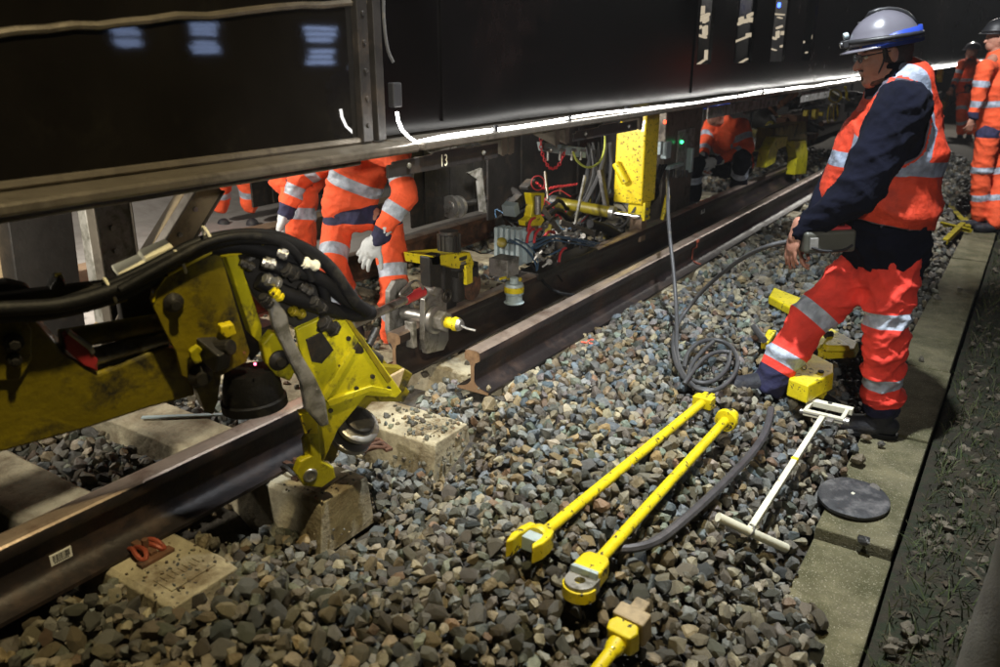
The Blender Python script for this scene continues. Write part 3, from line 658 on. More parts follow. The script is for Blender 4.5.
# vertical pale bracket and shaft with discs right of the white-gloved worker
t = thing('bracket', PX(490, 210, -3.1), 'pale angled bracket plate under the beam beside the dark sheet', 'bracket')
b = MB(); P = [PX(*p, -3.1) for p in ((468, 173), (482, 168), (487, 213), (481, 212), (478, 180))]; b.prism(P, (-.02, 0, 0)); b.build('plate', M_['galv'], t, bevel=.002)
t = thing('axle', PX(450, 207, -3.2), 'dark shaft with two discs low under the numbered plate', 'axle')
a = PX(452, 206, -3.2); e = PX(485, 200, -3.2); b = MB(); b.cyl(a, e, .022); b.build('shaft', M_['dark'], t, smooth=True)
for px in (449, 456):
    c = PX(px, 207, -3.2); b = MB(); b.cyl(c, c+Vector((0, .03, 0)), .075, n=28); b.cyl(c+Vector((0, -.006, 0)), c, .04, n=20); b.build('disc', M_['steel'], t, smooth=True)

# ================================================================ CLAMP ON THE RAISED RAIL
XR = -2.28
def X_(px, py, dx=0): return PX(px, py, XR+dx)
t = thing('rail_clamp', X_(430, 350), 'steel rail clamp with large hexagon nut gripping the raised rail end', 'rail clamp')
c = X_(437, 320, .11)
b = MB()
pl = [X_(*p, .085) for p in ((425, 300), (431, 289), (441, 287), (447, 296), (447, 310), (449, 318), (449, 340), (444, 350), (427, 354), (424, 340))]
b.prism(pl, (-.03, 0, 0)); b.build('cheek_plate', M_['steel'], t, bevel=.004)
b = MB(); b.prism([p+Vector((-.2, -.01, .01)) for p in pl], (-.03, 0, 0)); b.build('cheek_plate', M_['galv'], t, bevel=.004)
for q_, d_ in ((X_(418, 335, -.02), (.09, .06, .12)), (X_(411, 334, .03), (.05, .03, .13))): b = MB(); b.box(q_, d_); b.build('jaw', M_['galv'], t, bevel=.006)
b = MB(); b.cyl(c+Vector((-.2, 0, 0)), c+Vector((.0, 0, 0)), .03); b.lathe(c, (1, 0, 0), [(-.02, .066), (0, .066), (.004, .06), (.006, .05)], 28); b.build('washer', M_['steel'], t, smooth=True)
b = MB(); b.cyl(c+Vector((.006, 0, 0)), c+Vector((.055, 0, 0)), .050, n=6); b.build('hexagon_nut', M_['galv'], t, bevel=.005)
b = MB(); b.cyl(c+Vector((.055, 0, 0)), c+Vector((.10, 0, 0)), .027); b.cyl(c+Vector((.10, 0, 0)), c+Vector((.125, 0, 0)), .034, .030); b.build('bolt', M_['yellow'], t, bevel=.003)
b = MB(); b.cyl(c+Vector((.125, 0, 0)), c+Vector((.14, 0, 0)), .030, .022); b.tube([c+Vector((.13, 0, 0)), c+Vector((.17, .0, -.01)), c+Vector((.21, .01, -.015))], .006, 8); b.build('spindle', M_['steel'], t, smooth=True)
# twin lifting cylinders above the clamp
p0 = X_(437, 300, .0)
b = MB(); b.box(X_(431, 281, .02), (.06, .09, .26)); b.box(X_(441, 283, -.05), (.12, .10, .25)); b.build('cylinder_block', M_['dark'], t, bevel=.008)
b = MB(); cc = X_(455, 262, .0); b.lathe(cc+Vector((0, 0, -.19)), (0, 0, 1), [(0, .045), (.16, .045), (.165, .058), (.185, .058), (.19, .05), (.205, .05), (.21, .060), (.225, .060)], 24); b.build('cylinder', M_['dark'], t, smooth=True)
b = MB(); b.lathe(cc+Vector((0, 0, -.02)), (0, 0, 1), [(0, .045), (.004, .055), (.03, .055), (.034, .04)], 24); b.build('collar', M_['steel'], t, smooth=True)
b = MB(); pp = [X_(*p, .05) for p in ((430, 256), (470, 252), (474, 262), (473, 271), (452, 268), (445, 265), (432, 266))]; b.prism(pp, (-.16, 0, 0)); b.box(X_(468, 274, .06), (.022, .055, .10)); b.build('yellow_head', M_['yellow'], t, bevel=.005)
b = MB(); cc = X_(449, 243, -.02); b.lathe(cc+Vector((0, 0, -.06)), (0, 0, 1), [(0, .045), (.005, .052), (.10, .052), (.105, .046), (.12, .046)], 20)
for k in range(14):
    a = k*math.tau/14; b.box(cc+Vector((.053*math.cos(a), .053*math.sin(a), -.0)), (.010, .006, .09), Matrix.Rotation(a, 3, 'Z'))
b.build('motor', M_['dark'], t, smooth=True)
q = X_(447, 296, .09); b = MB(); b.torus(q+Vector((.0, 0, 0)), (1, 0, 0), .026, .008, 20, 8); b.build('pipe_ring', M_['dark'], t, smooth=True)
b = MB(); q = X_(428, 290, .09); b.cyl(q+Vector((-.04, 0, 0)), q+Vector((.03, 0, 0)), .015, n=12); b.cyl(q+Vector((.03, 0, 0)), q+Vector((.045, 0, 0)), .022, n=6); b.build('pin', M_['steel'], t, bevel=.002)
t2 = thing('guide_roller', X_(478, 292), 'rusty flanged guide roller on the raised rail', 'roller')
q = X_(477, 287, .06); b = MB(); b.lathe(q+Vector((-.10, 0, 0)), (1, 0, 0), [(0, .05), (.01, .055), (.05, .055), (.055, .072), (.075, .072), (.08, .05), (.084, .03), (.09, .03)], 28); b.build('wheel', M_['rust'], t2, smooth=True)
b = MB(); b.box(q+Vector((-.04, .02, .05)), (.04, .05, .14)); b.box(q+Vector((-.03, -.06, .09)), (.05, .17, .03)); b.build('fork', M_['dark'], t2, bevel=.004)
t3 = thing('lever_rod', X_(418, 297), 'dark steel rod with red sleeve running down from the rail clamp', 'rod')
a = X_(424, 291, .10); e = X_(352, 325, .12)
b = MB(); b.cyl(a, e, .019, .019, 16); b.build('rod', M_['steel'], t3, smooth=True)
d = (e-a).normalized(); b = MB(); b.cyl(a+d*.01, a+d*.14, .024, .023, 14); b.build('sleeve', M_['red'], t3, smooth=True)
b = MB(); b.tube([X_(*p, .12) for p in ((423, 289), (419, 281), (413, 281), (404, 289), (399, 295), (404, 297), (412, 291))], .006, 8, smooth=2); b.build('handle', M_['steel'], t3, smooth=True)

# ================================================================ HYDRAULIC UNIT WITH HOSES
t = thing('valve_unit', X_(515, 262), 'finned grey valve block with blue hoses standing over the raised rail', 'valve unit')
b = MB()
A = X_(512, 245, -.12)
for k in range(5): b.box(A+Vector((-.07+.034*k, -.02+.004*k, 0)), (.022, .09, .21))
b.box(A+Vector((.05, .03, 0)), (.11, .07, .19)); b.build('valve_block', M_['bluegrey'], t, bevel=.003)
b = MB(); b.box(X_(504, 266, .0), (.12, .12, .10)); b.build('gearbox', M_['galv'], t, bevel=.006)
b = MB(); b.box(X_(516, 281, .03), (.05, .03, .04)); b.tube([X_(*p, .05) for p in ((500, 279), (507, 277), (515, 283), (521, 279))], .008, 6, smooth=1); b.build('yellow_bracket', M_['yellow'], t, bevel=.002)
q = X_(514, 303, .09); b = MB(); b.lathe(q, (0, 0, 1), [(0, .052), (.006, .056), (.012, .045), (.05, .045), (.055, .052), (.10, .052), (.11, .048), (.112, .024), (.14, .024), (.145, .012)], 26); b.build('bell_cup', M_['bluegrey'], t, smooth=True)
b = MB(); b.lathe(q+Vector((0, 0, .065)), (0, 0, 1), [(0, .0535), (.03, .0535)], 26); 
o = b.build('yellow_tape', M_['yellow'], t, smooth=True)
rr = random.Random(3)
for k in range(9):
    a = (508+rr.random()*8, 236+rr.random()*6) if k < 3 else (520+rr.random()*22, 243+rr.random()*6)
    mid = (537+rr.random()*6, 262+rr.random()*14) if k < 3 else (560+rr.random()*10, 236+rr.random()*7); e = (522+rr.random()*10, 282+rr.random()*10) if k < 3 else (598+rr.random()*16, 242+rr.random()*7)
    b = MB(); b.tube([X_(*a, -.0), X_((a[0]+mid[0])/2+3, (a[1]+mid[1])/2-6, .01), X_(*mid, .02), X_(*e, -.05)], .0042, 7, smooth=2); b.build('blue_hose', M_['bluehose'], t, smooth=True)
for k in range(16):
    u = rr.random(); a = (505+u*105, 250+rr.random()*22-u*14); e = (a[0]+rr.uniform(-25, 45), a[1]+rr.uniform(-34, 18)); mx = ((a[0]+e[0])/2+rr.uniform(-9, 9), (a[1]+e[1])/2+rr.uniform(-4, 12))
    b = MB(); dx = -.05-rr.random()*.18; b.tube([X_(*a, dx), X_(*mx, dx+.02), X_(*e, dx-.04)], rr.choice((.006, .009, .013)), 7, smooth=2); b.build('black_hose', M_['rubber'], t, smooth=True)
for (px, py, dx) in ((549, 250, .05), (549, 262, .05), (570, 237, .0), (577, 234, -.02), (566, 233, -.04), (583, 236, 0), (538, 255, .03), (545, 226, -.1), (600, 239, 0), (536, 232, -.05)):
    b = MB(); q = X_(px, py, dx); d = Vector((rr.uniform(-1, 1), rr.uniform(-1, 1), rr.uniform(-.4, .8))).normalized(); b.cyl(q-d*.035, q+d*.035, .011, n=8); b.cyl(q-d*.012, q+d*.012, .019, n=6); b.cyl(q, q+d.orthogonal()*.035, .008, n=8); b.build('pipe_fitting', M_['steel'], t, bevel=.001)
for (px, py) in ((528, 233), (535, 233), (560, 252), (529, 222)):
    b = MB(); b.tube([X_(px-1, py+10, .02), X_(px, py+2, .02), X_(px+3, py-3, .02), X_(px+6, py-4, .02)], .008, 7, smooth=1); b.build('red_pipe', M_['red'], t, smooth=True)
b = MB(); b.box(X_(560, 262, -.02), (.14, .75, .04)); b.box(X_(556, 285, -.005), (.02, .55, .03)); b.build('base_frame', M_['dark'], t, bevel=.004)
b = MB(); b.tube([X_(590, 224, -.1), X_(604, 227, -.08), X_(620, 236, -.06)], .03, 10, smooth=1); b.build('thick_hose', M_['rubber'], t, smooth=True)
b = MB(); b.tube([X_(505+k*8, 215+6*math.sin(k*1.7), -.3) for k in range(16)], .02, 8, smooth=1); b.tube([X_(520+k*8, 205+7*math.sin(k*2.1+1), -.4) for k in range(13)], .013, 8, smooth=1); b.build('black_hose', M_['rubber'], t, smooth=True)
rr = random.Random(77)
for k in range(150):
    u = rr.random(); px_, py_ = 498+u*128, 262-u*30-rr.random()*rr.random()*88; dx = -.12-rr.random()*.65; q = X_(px_, py_, dx); kd = rr.random()
    if 545 < px_ < 640 and py_ < 226 and dx > -.45: continue
    b = MB(); dd = Vector((rr.uniform(-1, 1), rr.uniform(-1, 1), rr.uniform(-.7, .7))).normalized(); m_ = rr.choice(('dark', 'dark', 'rubber', 'galv', 'steel', 'beam_dull', 'rust', 'dark', 'bluegrey', 'yellow_dirty'))
    if kd < .35: b.box(q, (rr.uniform(.02, .09), rr.uniform(.03, .12), rr.uniform(.02, .10)), Matrix.Rotation(rr.uniform(-.4, .4), 3, 'X')); b.build('bracket', M_[m_], t, bevel=.003)
    elif kd < .62: L_h = rr.uniform(.03, .10); rr_c = rr.uniform(.012, .035); b.lathe(q-dd*L_h, dd, [(0, rr_c*.7), (.006, rr_c), (L_h*1.4, rr_c), (L_h*1.45, rr_c*.6), (L_h*2, rr_c*.6)], 12); b.build('cylinder', M_[m_], t, smooth=True)
    else: e = q+dd*rr.uniform(.15, .45)-Vector((0, 0, rr.uniform(0, .12))); e.z = max(e.z, .12); b.tube([q, q+Vector((rr.uniform(-.08, .08), rr.uniform(-.05, .1), rr.uniform(-.05, .13))), (q+e)/2+Vector((0, 0, rr.uniform(-.1, .1))), e], rr.choice((.004, .006, .010)), 6, smooth=2); b.build('hose', M_[rr.choice(('rubber', 'rubber', 'bluehose', 'cable', 'dark', 'red'))], t, smooth=True)
for k in range(26):
    a_ = (rr.uniform(585, 614), rr.uniform(140, 165)); b = MB(); dx = -.25-rr.random()*.5; b.tube([X_(*a_, dx), X_(a_[0]+rr.uniform(-8, 8), a_[1]+30, dx+.05), X_(a_[0]+rr.uniform(-25, 6), a_[1]+rr.uniform(50, 80), dx)], rr.choice((.006, .010, .016)), 7, smooth=2); b.build('hanging_hose', M_[rr.choice(('rubber', 'cable', 'cable', 'dark'))], t, smooth=True)
for (P4, w_) in ((((540, 205), (560, 232)), .03), (((560, 222), (600, 236)), .035), (((600, 170), (608, 215)), .05), (((585, 176), (575, 225)), .025), (((545, 172), (548, 200)), .02), (((610, 225), (570, 262)), .03)):
    b = MB(); b.span(X_(*P4[0], -.25), X_(*P4[1], -.15), w_, w_*.6, (1, 0, 0)); b.build('strut', M_[rr.choice(('galv', 'dark', 'flange'))], t, bevel=.003)
# pale blue manifold plate, chains, earth cable
t = thing('manifold_plate', PX(568, 148, -2.35), 'pale blue grey manifold plate hanging under the beam with red chain', 'manifold')
P = [PX(*p, -2.35) for p in ((541, 142), (586, 148), (586, 158), (543, 151))]; b = MB(); b.prism(P, (-.03, 0, 0)); b.build('plate', M_['bluegrey'], t, bevel=.003)
for px in (548, 560, 572, 581): b = MB(); q = PX(px, 150, -2.34); b.cyl(q, q+Vector((.03, 0, 0)), .010, n=8); b.cyl(q, q+Vector((0, 0, -.06)), .008, n=8); b.build('port', M_['steel'], t)
def chain(pts, label, X, org, nm='chain', m='red', r=.0035, pitch=.022):
    P = [PX(*p, X) for p in pts]; Q = []
    for _ in range(3):
        q = [P[0]]
        for i in range(len(P)-1): q += [P[i]*.75+P[i+1]*.25, P[i]*.25+P[i+1]*.75]
        q.append(P[-1]); P = q
    t = thing(nm, PX(*org, X), label, 'chain'); L = 0; nxt = 0; k = 0
    for i in range(len(P)-1):
        seg = (P[i+1]-P[i]).length
        while nxt <= L+seg:
            c = P[i].lerp(P[i+1], (nxt-L)/seg if seg else 0); d = (P[i+1]-P[i]).normalized(); s = d.orthogonal().normalized()
            if k % 2: s = d.cross(s)
            w = .0085; l = pitch*.62; lp = [c+d*(l*math.cos(a)+0)+s*(w*math.sin(a)) for a in [math.tau*j/8 for j in range(8)]]
            b = MB(); b.tube(lp, r, 5, True); b.build('link', M_[m], t, smooth=True); nxt += pitch; k += 1
        L += seg
    return t
chain(((541, 139), (541, 150), (546, 164), (552, 170), (560, 165), (565, 150)), 'red chain looped under the pale blue manifold plate', -2.32, (552, 170))
chain(((537, 183), (545, 190), (555, 187), (565, 186), (577, 184)), 'red chain lying level above the yellow hydraulic cylinder', -2.5, (555, 188))
b = MB(); q = PX(538, 183, -2.45); b.torus(q, (.7, -.6, .2), .042, .004, 24, 6); tag(b.build('wire_ring', M_['red'], smooth='full', org=q), 'thin red wire ring above the yellow hook clamp', 'ring')
b = MB(); b.tube([PX(*p, -2.3) for p in ((605, 135), (605, 150), (600, 163), (588, 169), (577, 162), (573, 152))], .007, 8, smooth=3)
M_['earth'] = mat('green_yellow_cable', (.42, .46, .08), .5); tag(b.build('earth_cable', M_['earth'], smooth=True, org=PX(588, 169, -2.3)), 'green and yellow cable loop hanging left of the tall yellow box', 'cable')
# hydraulic ram lying across the track
t = thing('hydraulic_ram', PY(600, 214, 5.0), 'dirty yellow hydraulic cylinder with chromed rod lying across the track', 'hydraulic cylinder')
a = PY(555, 202, 5.0); e = PY(613, 213, 5.0); r_ = PY(640, 217, 5.0); d = (e-a).normalized()
b = MB(); b.cyl(a, e, .040, n=24); b.build('barrel', M_['yellow_dirty'], t, smooth=True)
b = MB(); b.cyl(e-d*.02, e+d*.012, .046, n=24); b.cyl(a-d*.03, a+d*.02, .046, n=24); b.cyl(a-d*.07, a-d*.03, .025, n=12); b.build('gland', M_['steel'], t, smooth=True)
b = MB(); b.cyl(e, r_, .018, n=16); b.build('piston_rod', M_['chrome'], t, smooth=True)
# yellow hook clamp
t = thing('hook_clamp', X_(535, 224, -.1), 'yellow hook clamp under the red ring beside the hydraulic cylinder', 'clamp')
b = MB(); P = [X_(*p, -.1) for p in ((531, 193), (545, 193), (544, 205), (541, 214), (545, 220), (541, 226), (526, 226), (525, 221), (531, 217), (533, 205))]; b.prism(P, (-.05, 0, 0)); b.build('hook_plate', M_['yellow'], t, bevel=.005)
b = MB(); b.cyl(X_(538, 196, -.02), X_(538, 214, -.02), .018, n=12); b.build('sleeve', M_['steel'], t, smooth=True)
b = MB(); b.cyl(X_(530, 226, -.1), X_(529, 242, -.1), .012, n=10); b.build('stem', M_['red'], t, smooth=True)
# tall yellow lifting leg
t = thing('lifting_column', (-2.33, 5.5, .2), 'tall speckled yellow box leg hanging from the beam over the rails', 'lifting leg')
c0 = PX(613, 202, -2.46); yb = c0.y; 
bot = [Vector((-2.46, yb, c0.z)), Vector((-2.24, yb, c0.z)), Vector((-2.24, yb+.24, c0.z)), Vector((-2.46, yb+.24, c0.z))]
b = MB(); H1, H2 = .50, .80; up = Vector((0, 0, 1)); rings = [bot, [p+up*.04*0+up*(H1) for p in bot]]
top = [p.copy() for p in rings[1]]; top = [Vector((-2.36, yb+.06, c0.z+H2)), Vector((-2.24, yb+.02, c0.z+H2)), Vector((-2.24, yb+.24, c0.z+H2)), Vector((-2.36, yb+.24, c0.z+H2))]
b.loft([rings[0], rings[1], top]); 
M_['yellow_speck'] = mat('speckled_yellow_paint', (.80, .60, .008), .42, 0, .12, 5, .12, 60, second=(.07, .05, .012), mask=(.58, .61), mscale=48, rough2=.7, coat=.2)
b.build('casing', M_['yellow_speck'], t, bevel=.012, seg=3)
b = MB(); a = PX(621, 160, -2.22); e = PX(631, 178, -2.2); 
a = Vector((-2.44, yb-.03, c0.z+.28)); e = a+Vector((.085, 0, -.13)); b.cyl(a, e, .028, n=16); b.build('lock_handle', M_['yellow'], t, smooth=True)
b = MB(); b.box((-2.30, yb+.1, c0.z-.05), (.12, .12, .10)); b.box((-2.225, yb+.06, c0.z-.05), (.02, .10, .13)); b.build('foot_block', M_['yellow'], t, bevel=.006)
b = MB(); b.box((-2.30, yb+.1, c0.z-.17), (.09, .09, .22)); b.build('rusty_stem', M_['brown'], t, bevel=.004)
b = MB(); b.cyl((-2.18, yb+.25, c0.z-.14), (-2.17, yb+.31, c0.z+.03), .014, .022, n=10); b.build('peg', M_['yellow'], t, smooth=True)
for k in range(4):
    q = Vector((-2.213, yb+.03+.06*(k % 2), c0.z-.03-.05*(k//2))); b = MB(); b.cyl(q, q+Vector((.012, 0, 0)), .010, n=6); b.build('bolt', M_['dark'], t)
# control cabinet
t = thing('control_cabinet', PX(680, 205, -2.45), 'grey control cabinet with red and green pilot lights beside the yellow leg', 'control cabinet')
XC = -2.45; y0 = PX(664, 160, XC).y; y1 = PX(699, 160, XC).y; zt, zm, zb = 1.08, PX(665, 160, XC).z, .1
b = MB(); b.box((XC-.15, (y0+y1)/2, (zt+.55)/2), (.3, y1-y0, zt-.55)); b.build('case', M_['flange'], t, bevel=.008)
b = MB(); b.box((XC-.15, (y0+y1)/2-.05, .29), (.28, y1-y0-.15, .5)); b.build('lower_case', M_['flange'], t, bevel=.008)
b = MB(); q = PX(685, 150, XC+.008); b.box(q+Vector((0, 0, -.02)), (.016, .36, .38)); b.build('front_plate', M_['galv'], t, bevel=.004)
for (px, py, m, r) in ((664, 122, 'ledred', .015), (681, 142, 'ledgreen', .013)):
    b = MB(); q = PX(px, py, XC+.02 if m == 'ledgreen' else XC+.003); b.lathe(q, (1, 0, 0), [(0, r), (.012, r), (.018, r*.6)], 14); b.build('pilot_light', M_[m], t, smooth=True)
for (px, py, dy, dz) in ((666, 150, .10, .13), (690, 160, .05, .2), (659, 148, .05, .10), (674, 166, .3, .03)):
    b = MB(); b.box(PX(px, py, XC+.04), (.05, dy, dz)); b.build('socket_box', M_['bluegrey'], t, bevel=.006)
for k in range(6): b = MB(); q = PX(669+k*4.5, 170, XC+.03); b.cyl(q, q-Vector((0, 0, .06)), .011, n=8); b.build('cable_gland', M_['black'], t, smooth=True)
for k in range(3):
    b = MB(); b.tube([PX(660+3*k, 165, XC+.03), PX(655+2*k, 180, XC+.05), PX(660-2*k, 195, XC), PX(648, 205+k*2, XC-.1)], .010, 8, smooth=2); b.build('cable', M_['rubber'], t, smooth=True)
# ================================================================ FAR RAIL CLAMP FRAME and hanging tackle
t = thing('rail_frame_clamp', PX(775, 165, -2.2), 'yellow straddling clamp frame on the rails beyond the squatting worker', 'rail clamp')
for pl in (((766, 168), (769, 150), (776, 137), (788, 136), (786, 146), (778, 150), (775, 163)), ((795, 175), (797, 158), (794, 141), (806, 140), (808, 152), (806, 174))):
    b = MB(); b.prism([PX(*p, -2.15) for p in pl], (-.1, 0, 0)); b.build('leg', M_['yellow_green'], t, bevel=.008)
b = MB(); P = [PX(*p, -2.25) for p in ((774, 152), (776, 128), (806, 122), (808, 144), (795, 150), (785, 146))]; b.prism(P, (-.2, 0, 0)); b.build('yoke', M_['yellow_dirty'], t, bevel=.01)
for k in range(26):
    q = PX(random.uniform(764, 816), random.uniform(96, 148), -2.5+random.uniform(-.3, .25)); b = MB(); dd = Vector((random.uniform(-1, 1), random.uniform(-1, 1), random.uniform(-1, 1))).normalized()
    b.cyl(q-dd*random.uniform(.03, .14), q+dd*random.uniform(.03, .14), random.uniform(.012, .04), n=10); b.build('cylinder', M_[random.choice(('dark', 'dark', 'rust', 'beam_dull', 'galv'))], t, smooth=True)
def rope_loop(pts, X, m, r, name, label, cat, closed=False):
    b = MB(); b.tube([PX(*p, X) for p in pts], r, 7, closed, smooth=0 if closed else 2); return tag(b.build(name, M_[m], smooth=True, org=PX(*pts[0], X)), label, cat)
rope_loop([(835+6*math.cos(a)+2*math.sin(a), 96+6*math.sin(a)-2*math.cos(a)) for a in [math.tau*k/16 for k in range(16)]], -2.2, 'yellow', .012, 'lifting_ring', 'yellow ring of hanging tackle just left of the standing worker', 'ring', True)
rope_loop(((829, 105), (827, 118), (828, 124), (831, 119), (831, 106)), -2.2, 'yellow', .009, 'sling', 'left yellow rope loop hanging below the yellow ring', 'sling')
rope_loop(((834, 105), (833, 117), (835, 122), (838, 116), (837, 105)), -2.2, 'yellow', .009, 'sling', 'right yellow rope loop hanging below the yellow ring', 'sling')
rope_loop(((845, 87), (847, 92), (846, 98), (849, 100)), -2.2, 'yellow', .016, 'lifting_hook', 'small yellow hook hanging beside the standing worker\'s cheek', 'hook')
b = MB(); q = PX(833, 105, -2.22); b.box(q, (.03, .2, .05)); tag(b.build('shackle_bar', M_['cream'], bevel=.005, org=q), 'pale bar holding the yellow rope loops', 'bar')
# distant train gear
t = thing('bogie', (-2.7, 10.5, .2), 'dark jumble of bogie frames and cylinders with yellow caps under the far beam', 'bogie')
rr = random.Random(9)
for k in range(70):
    q = Vector((-2.45-rr.random()*.9, 6.3+rr.random()*9, .25+rr.random()*.8)); b = MB()
    if rr.random() < .5: b.box(q, (rr.uniform(.05, .3), rr.uniform(.1, .6), rr.uniform(.05, .3)))
    else: d = Vector((rr.uniform(-1, 1), rr.uniform(-1, 1), rr.uniform(-.3, .3))).normalized(); b.cyl(q-d*.2, q+d*.2, rr.uniform(.02, .07), n=12)
    if k % 10 != 3 and q.y > 6.2 and q.y < 10.2: q.x -= .6
    if q.y > 6.2 and q.y < 9.8: continue
    b.build('frame_piece', M_[rr.choice(('dark', 'beam_dull', 'dark', 'rust', 'galv', 'yellow_dirty'))], t, bevel=.004)
for (px, py, w) in ((806, 113, .07), (815, 114, .12), (821, 114, .05), (868, 100, .1), (862, 120, .1)):
    b = MB(); b.box(PX(px, py, -2.3), (.05, w*1.3, w)); b.build('yellow_cap', M_['yellow'], t, bevel=.006)
for X, y0, y1, z0, z1, lb in ((-3.9, 9.8, 14, -.1, 1.2, 'dark equipment box far under the beam'), (-3.6, 15, 24, 0, 1.15, 'long dark underframe box in the distance')):
    t = thing('underframe_box', (X, (y0+y1)/2, z0), lb, 'equipment box'); b = MB(); b.box((X, (y0+y1)/2, (z0+z1)/2), (.8, y1-y0, z1-z0)); b.build('case', M_['dark'], t, bevel=.02)
    b = MB()
    for k in range(4): b.box((X+.41, y0+(y1-y0)*(k+.5)/4, (z0+z1)/2), (.03, (y1-y0)/4*.85, (z1-z0)*.7))
    b.build('door', M_['beam_dull'], t, bevel=.005)
t = thing('yellow_machine', (-1.6, 15.0, -.1), 'yellow framed track machine in the hazy distance under the light strip', 'machine')
for (px, py, dx, dy, dz, m) in ((945, 103, .1, .9, .35, 'yellow'), (935, 97, .2, .4, .3, 'dark'), (962, 86, .1, .25, .35, 'red'), (925, 108, .2, .3, .5, 'dark'), (940, 75, .1, .4, .3, 'yellow'), (928, 85, .1, .2, .8, 'galv'), (915, 95, .2, .3, .4, 'yellow_dirty')):
    b = MB(); b.box(PX(px, py, -1.9), (dx, dy*.8, dz*.7), Matrix.Rotation(random.uniform(-.4, .4), 3, 'X')); b.build('frame', M_[m], t, bevel=.01)
# lit site cabin windows behind the camera that mirror in the gloss paint
def mirror(px, py, Xm, Xt):
    p = PX(px, py, 2*Xm-Xt); p.x = Xt; return p
XT = 6.0
cab = thing('site_cabin', (XT+1, 4, -.4), 'dark site cabin with bright slatted windows, seen only mirrored in the black beam', 'cabin')
b = MB(); b.box((XT+1.05, 7, 1.6), (2.0, 16, 4.0)); b.build('wall', M_['dark'], cab)
for (x0, y0, x1, y1) in ((108, 27, 142, 47), (186, 22, 219, 54), (301, 25, 336, 65)):
    A = mirror(x0, y0, XW, XT); B = mirror(x1, y1, XW, XT); w = MB(); cy, cz, dy, dz = (A.y+B.y)/2, (A.z+B.z)/2, abs(A.y-B.y), abs(A.z-B.z)
    w.box((XT, cy, cz), (.06, dy*1.12, dz*1.12)); wn_ = w.build('window_frame', M_['black'], cab)
    for k in range(7):
        if k in (3,): continue
        w = MB(); w.box((XT-.04, cy+random.uniform(-.04, .04)*dy, cz-dz/2+dz*(k+.5)/7), (.01, dy*random.uniform(.7, 1), dz/10)); w.build('pane', M_['winblue'], wn_)
t = thing('work_lamp_pole', (3.0, mirror(352, 124, XW, 3).y, -.4), 'pole with a column of small white lamps, mirrored in the beam', 'lamp')
b = MB(); q = mirror(352, 124, XW, 3.0); b.cyl((3.02, q.y, -.4), (3.02, q.y, q.z+.3), .015); b.build('pole', M_['dark'], t)
for k in range(4): b = MB(); q = mirror(352, 115+6*k, XW, 3.0); b.ell(q, (.02, .02, .02), n=10, m=6); b.build('bulb', M_['led'], t)
# ================================================================ YELLOW MANIPULATOR ARM
g0, g1, g2 = PH(0, 375, 1.80), PH(0, 300, 1.80), PH(330, 420, 2.36)
an = (g1-g0).cross(g2-g0).normalized()
if an.dot(E0-g0) < 0: an = -an                              # plane normal toward the viewer's side
def A_(px, py, off=0.0):
    d = ray(px, py); o = g0+an*off; return E0+d*((o-E0).dot(an)/d.dot(an))
arm = thing('manipulator_arm', A_(60, 420), 'large grimy yellow hydraulic arm reaching in from the left over the fixed rail', 'machine arm')
def AP(name, pl, off, th, m='yellow_dirty', bev=.004, parent=None):
    b = MB(); b.prism([A_(*p, off) for p in pl], -an*th); return b.build(name, M_[m], parent or arm, bevel=bev)
AP('boom', ((-60, 322), (28, 316), (40, 325), (62, 352), (98, 374), (165, 347), (184, 352), (196, 396), (150, 408), (90, 428), (-60, 470)), .0, .13, bev=.008)
AP('boom_cheek', ((-60, 318), (24, 318), (32, 330), (32, 360), (20, 380), (-60, 386)), .012, .012)
for (px, py, r) in ((13, 341, .022), (14, 358, .016)):
    b = MB(); q = A_(px, py, .012); b.cyl(q, q+an*.018, r, n=20); b.cyl(q+an*.018, q+an*.03, r*.6, n=6); b.build('pin', M_['dark'], arm, bevel=.002)
b = MB(); b.cyl(A_(60, 340, -.05), A_(168, 322, -.05), .028, n=18); b.build('ram_barrel', M_['yellow_dirty'], arm, smooth=True)
b = MB(); b.cyl(A_(92, 357, -.03), A_(166, 338, -.03), .024, n=18); b.build('ram_rod', M_['steel'], arm, smooth=True)
AP('red_bracket', ((64, 336), (72, 332), (88, 348), (98, 360), (98, 372), (84, 366), (66, 350)), .006, .03, 'red')
AP('worn_ledge', ((66, 333), (70, 331), (92, 346), (96, 352), (92, 356), (88, 350)), .012, .02, 'steel')
AP('upper_link', ((120, 302), (150, 285), (176, 262), (183, 300), (196, 330), (160, 344), (128, 346)), -.07, .06, 'dark')
AP('top_guide', ((28, 310), (128, 296), (128, 302), (60, 318), (30, 322)), .0, .05, 'yellow_dirty', .004)
AP('tread_plate', ((118, 274), (145, 262), (146, 258), (173, 246), (174, 249), (150, 263), (120, 279)), -.04, .07, 'cream', .002)
AP('mounting_plate', ((152, 304), (154, 292), (166, 275), (212, 252), (222, 258), (250, 352), (247, 362), (203, 386), (182, 376), (176, 352), (164, 330)), .05, .022, bev=.003)
AP('plate_edge', ((152, 303), (155, 291), (167, 274), (212, 251), (213, 254), (168, 277), (157, 292), (155, 303)), .054, .03, 'yellow')
AP('lug', ((178, 268), (212, 250), (212, 258), (192, 267), (192, 272), (180, 274)), .035, .05, 'yellow')
AP('side_strut', ((226, 256), (238, 254), (262, 326), (262, 345), (252, 336)), .03, .05, 'yellow_green')
AP('rear_plate', ((214, 255), (232, 258), (262, 350), (252, 362), (225, 300)), -.02, .04, 'dark')
for (px, py, r, r2) in ((173, 302, .026, .012), (200, 375, .034, .018)):
    b = MB(); q = A_(px, py, .05); b.lathe(q, an, [(-.01, r), (.008, r), (.012, r*.75), (.016, r2), (.03, r2)], 24); b.build('pivot_pin', M_['dark'], arm, smooth=True)
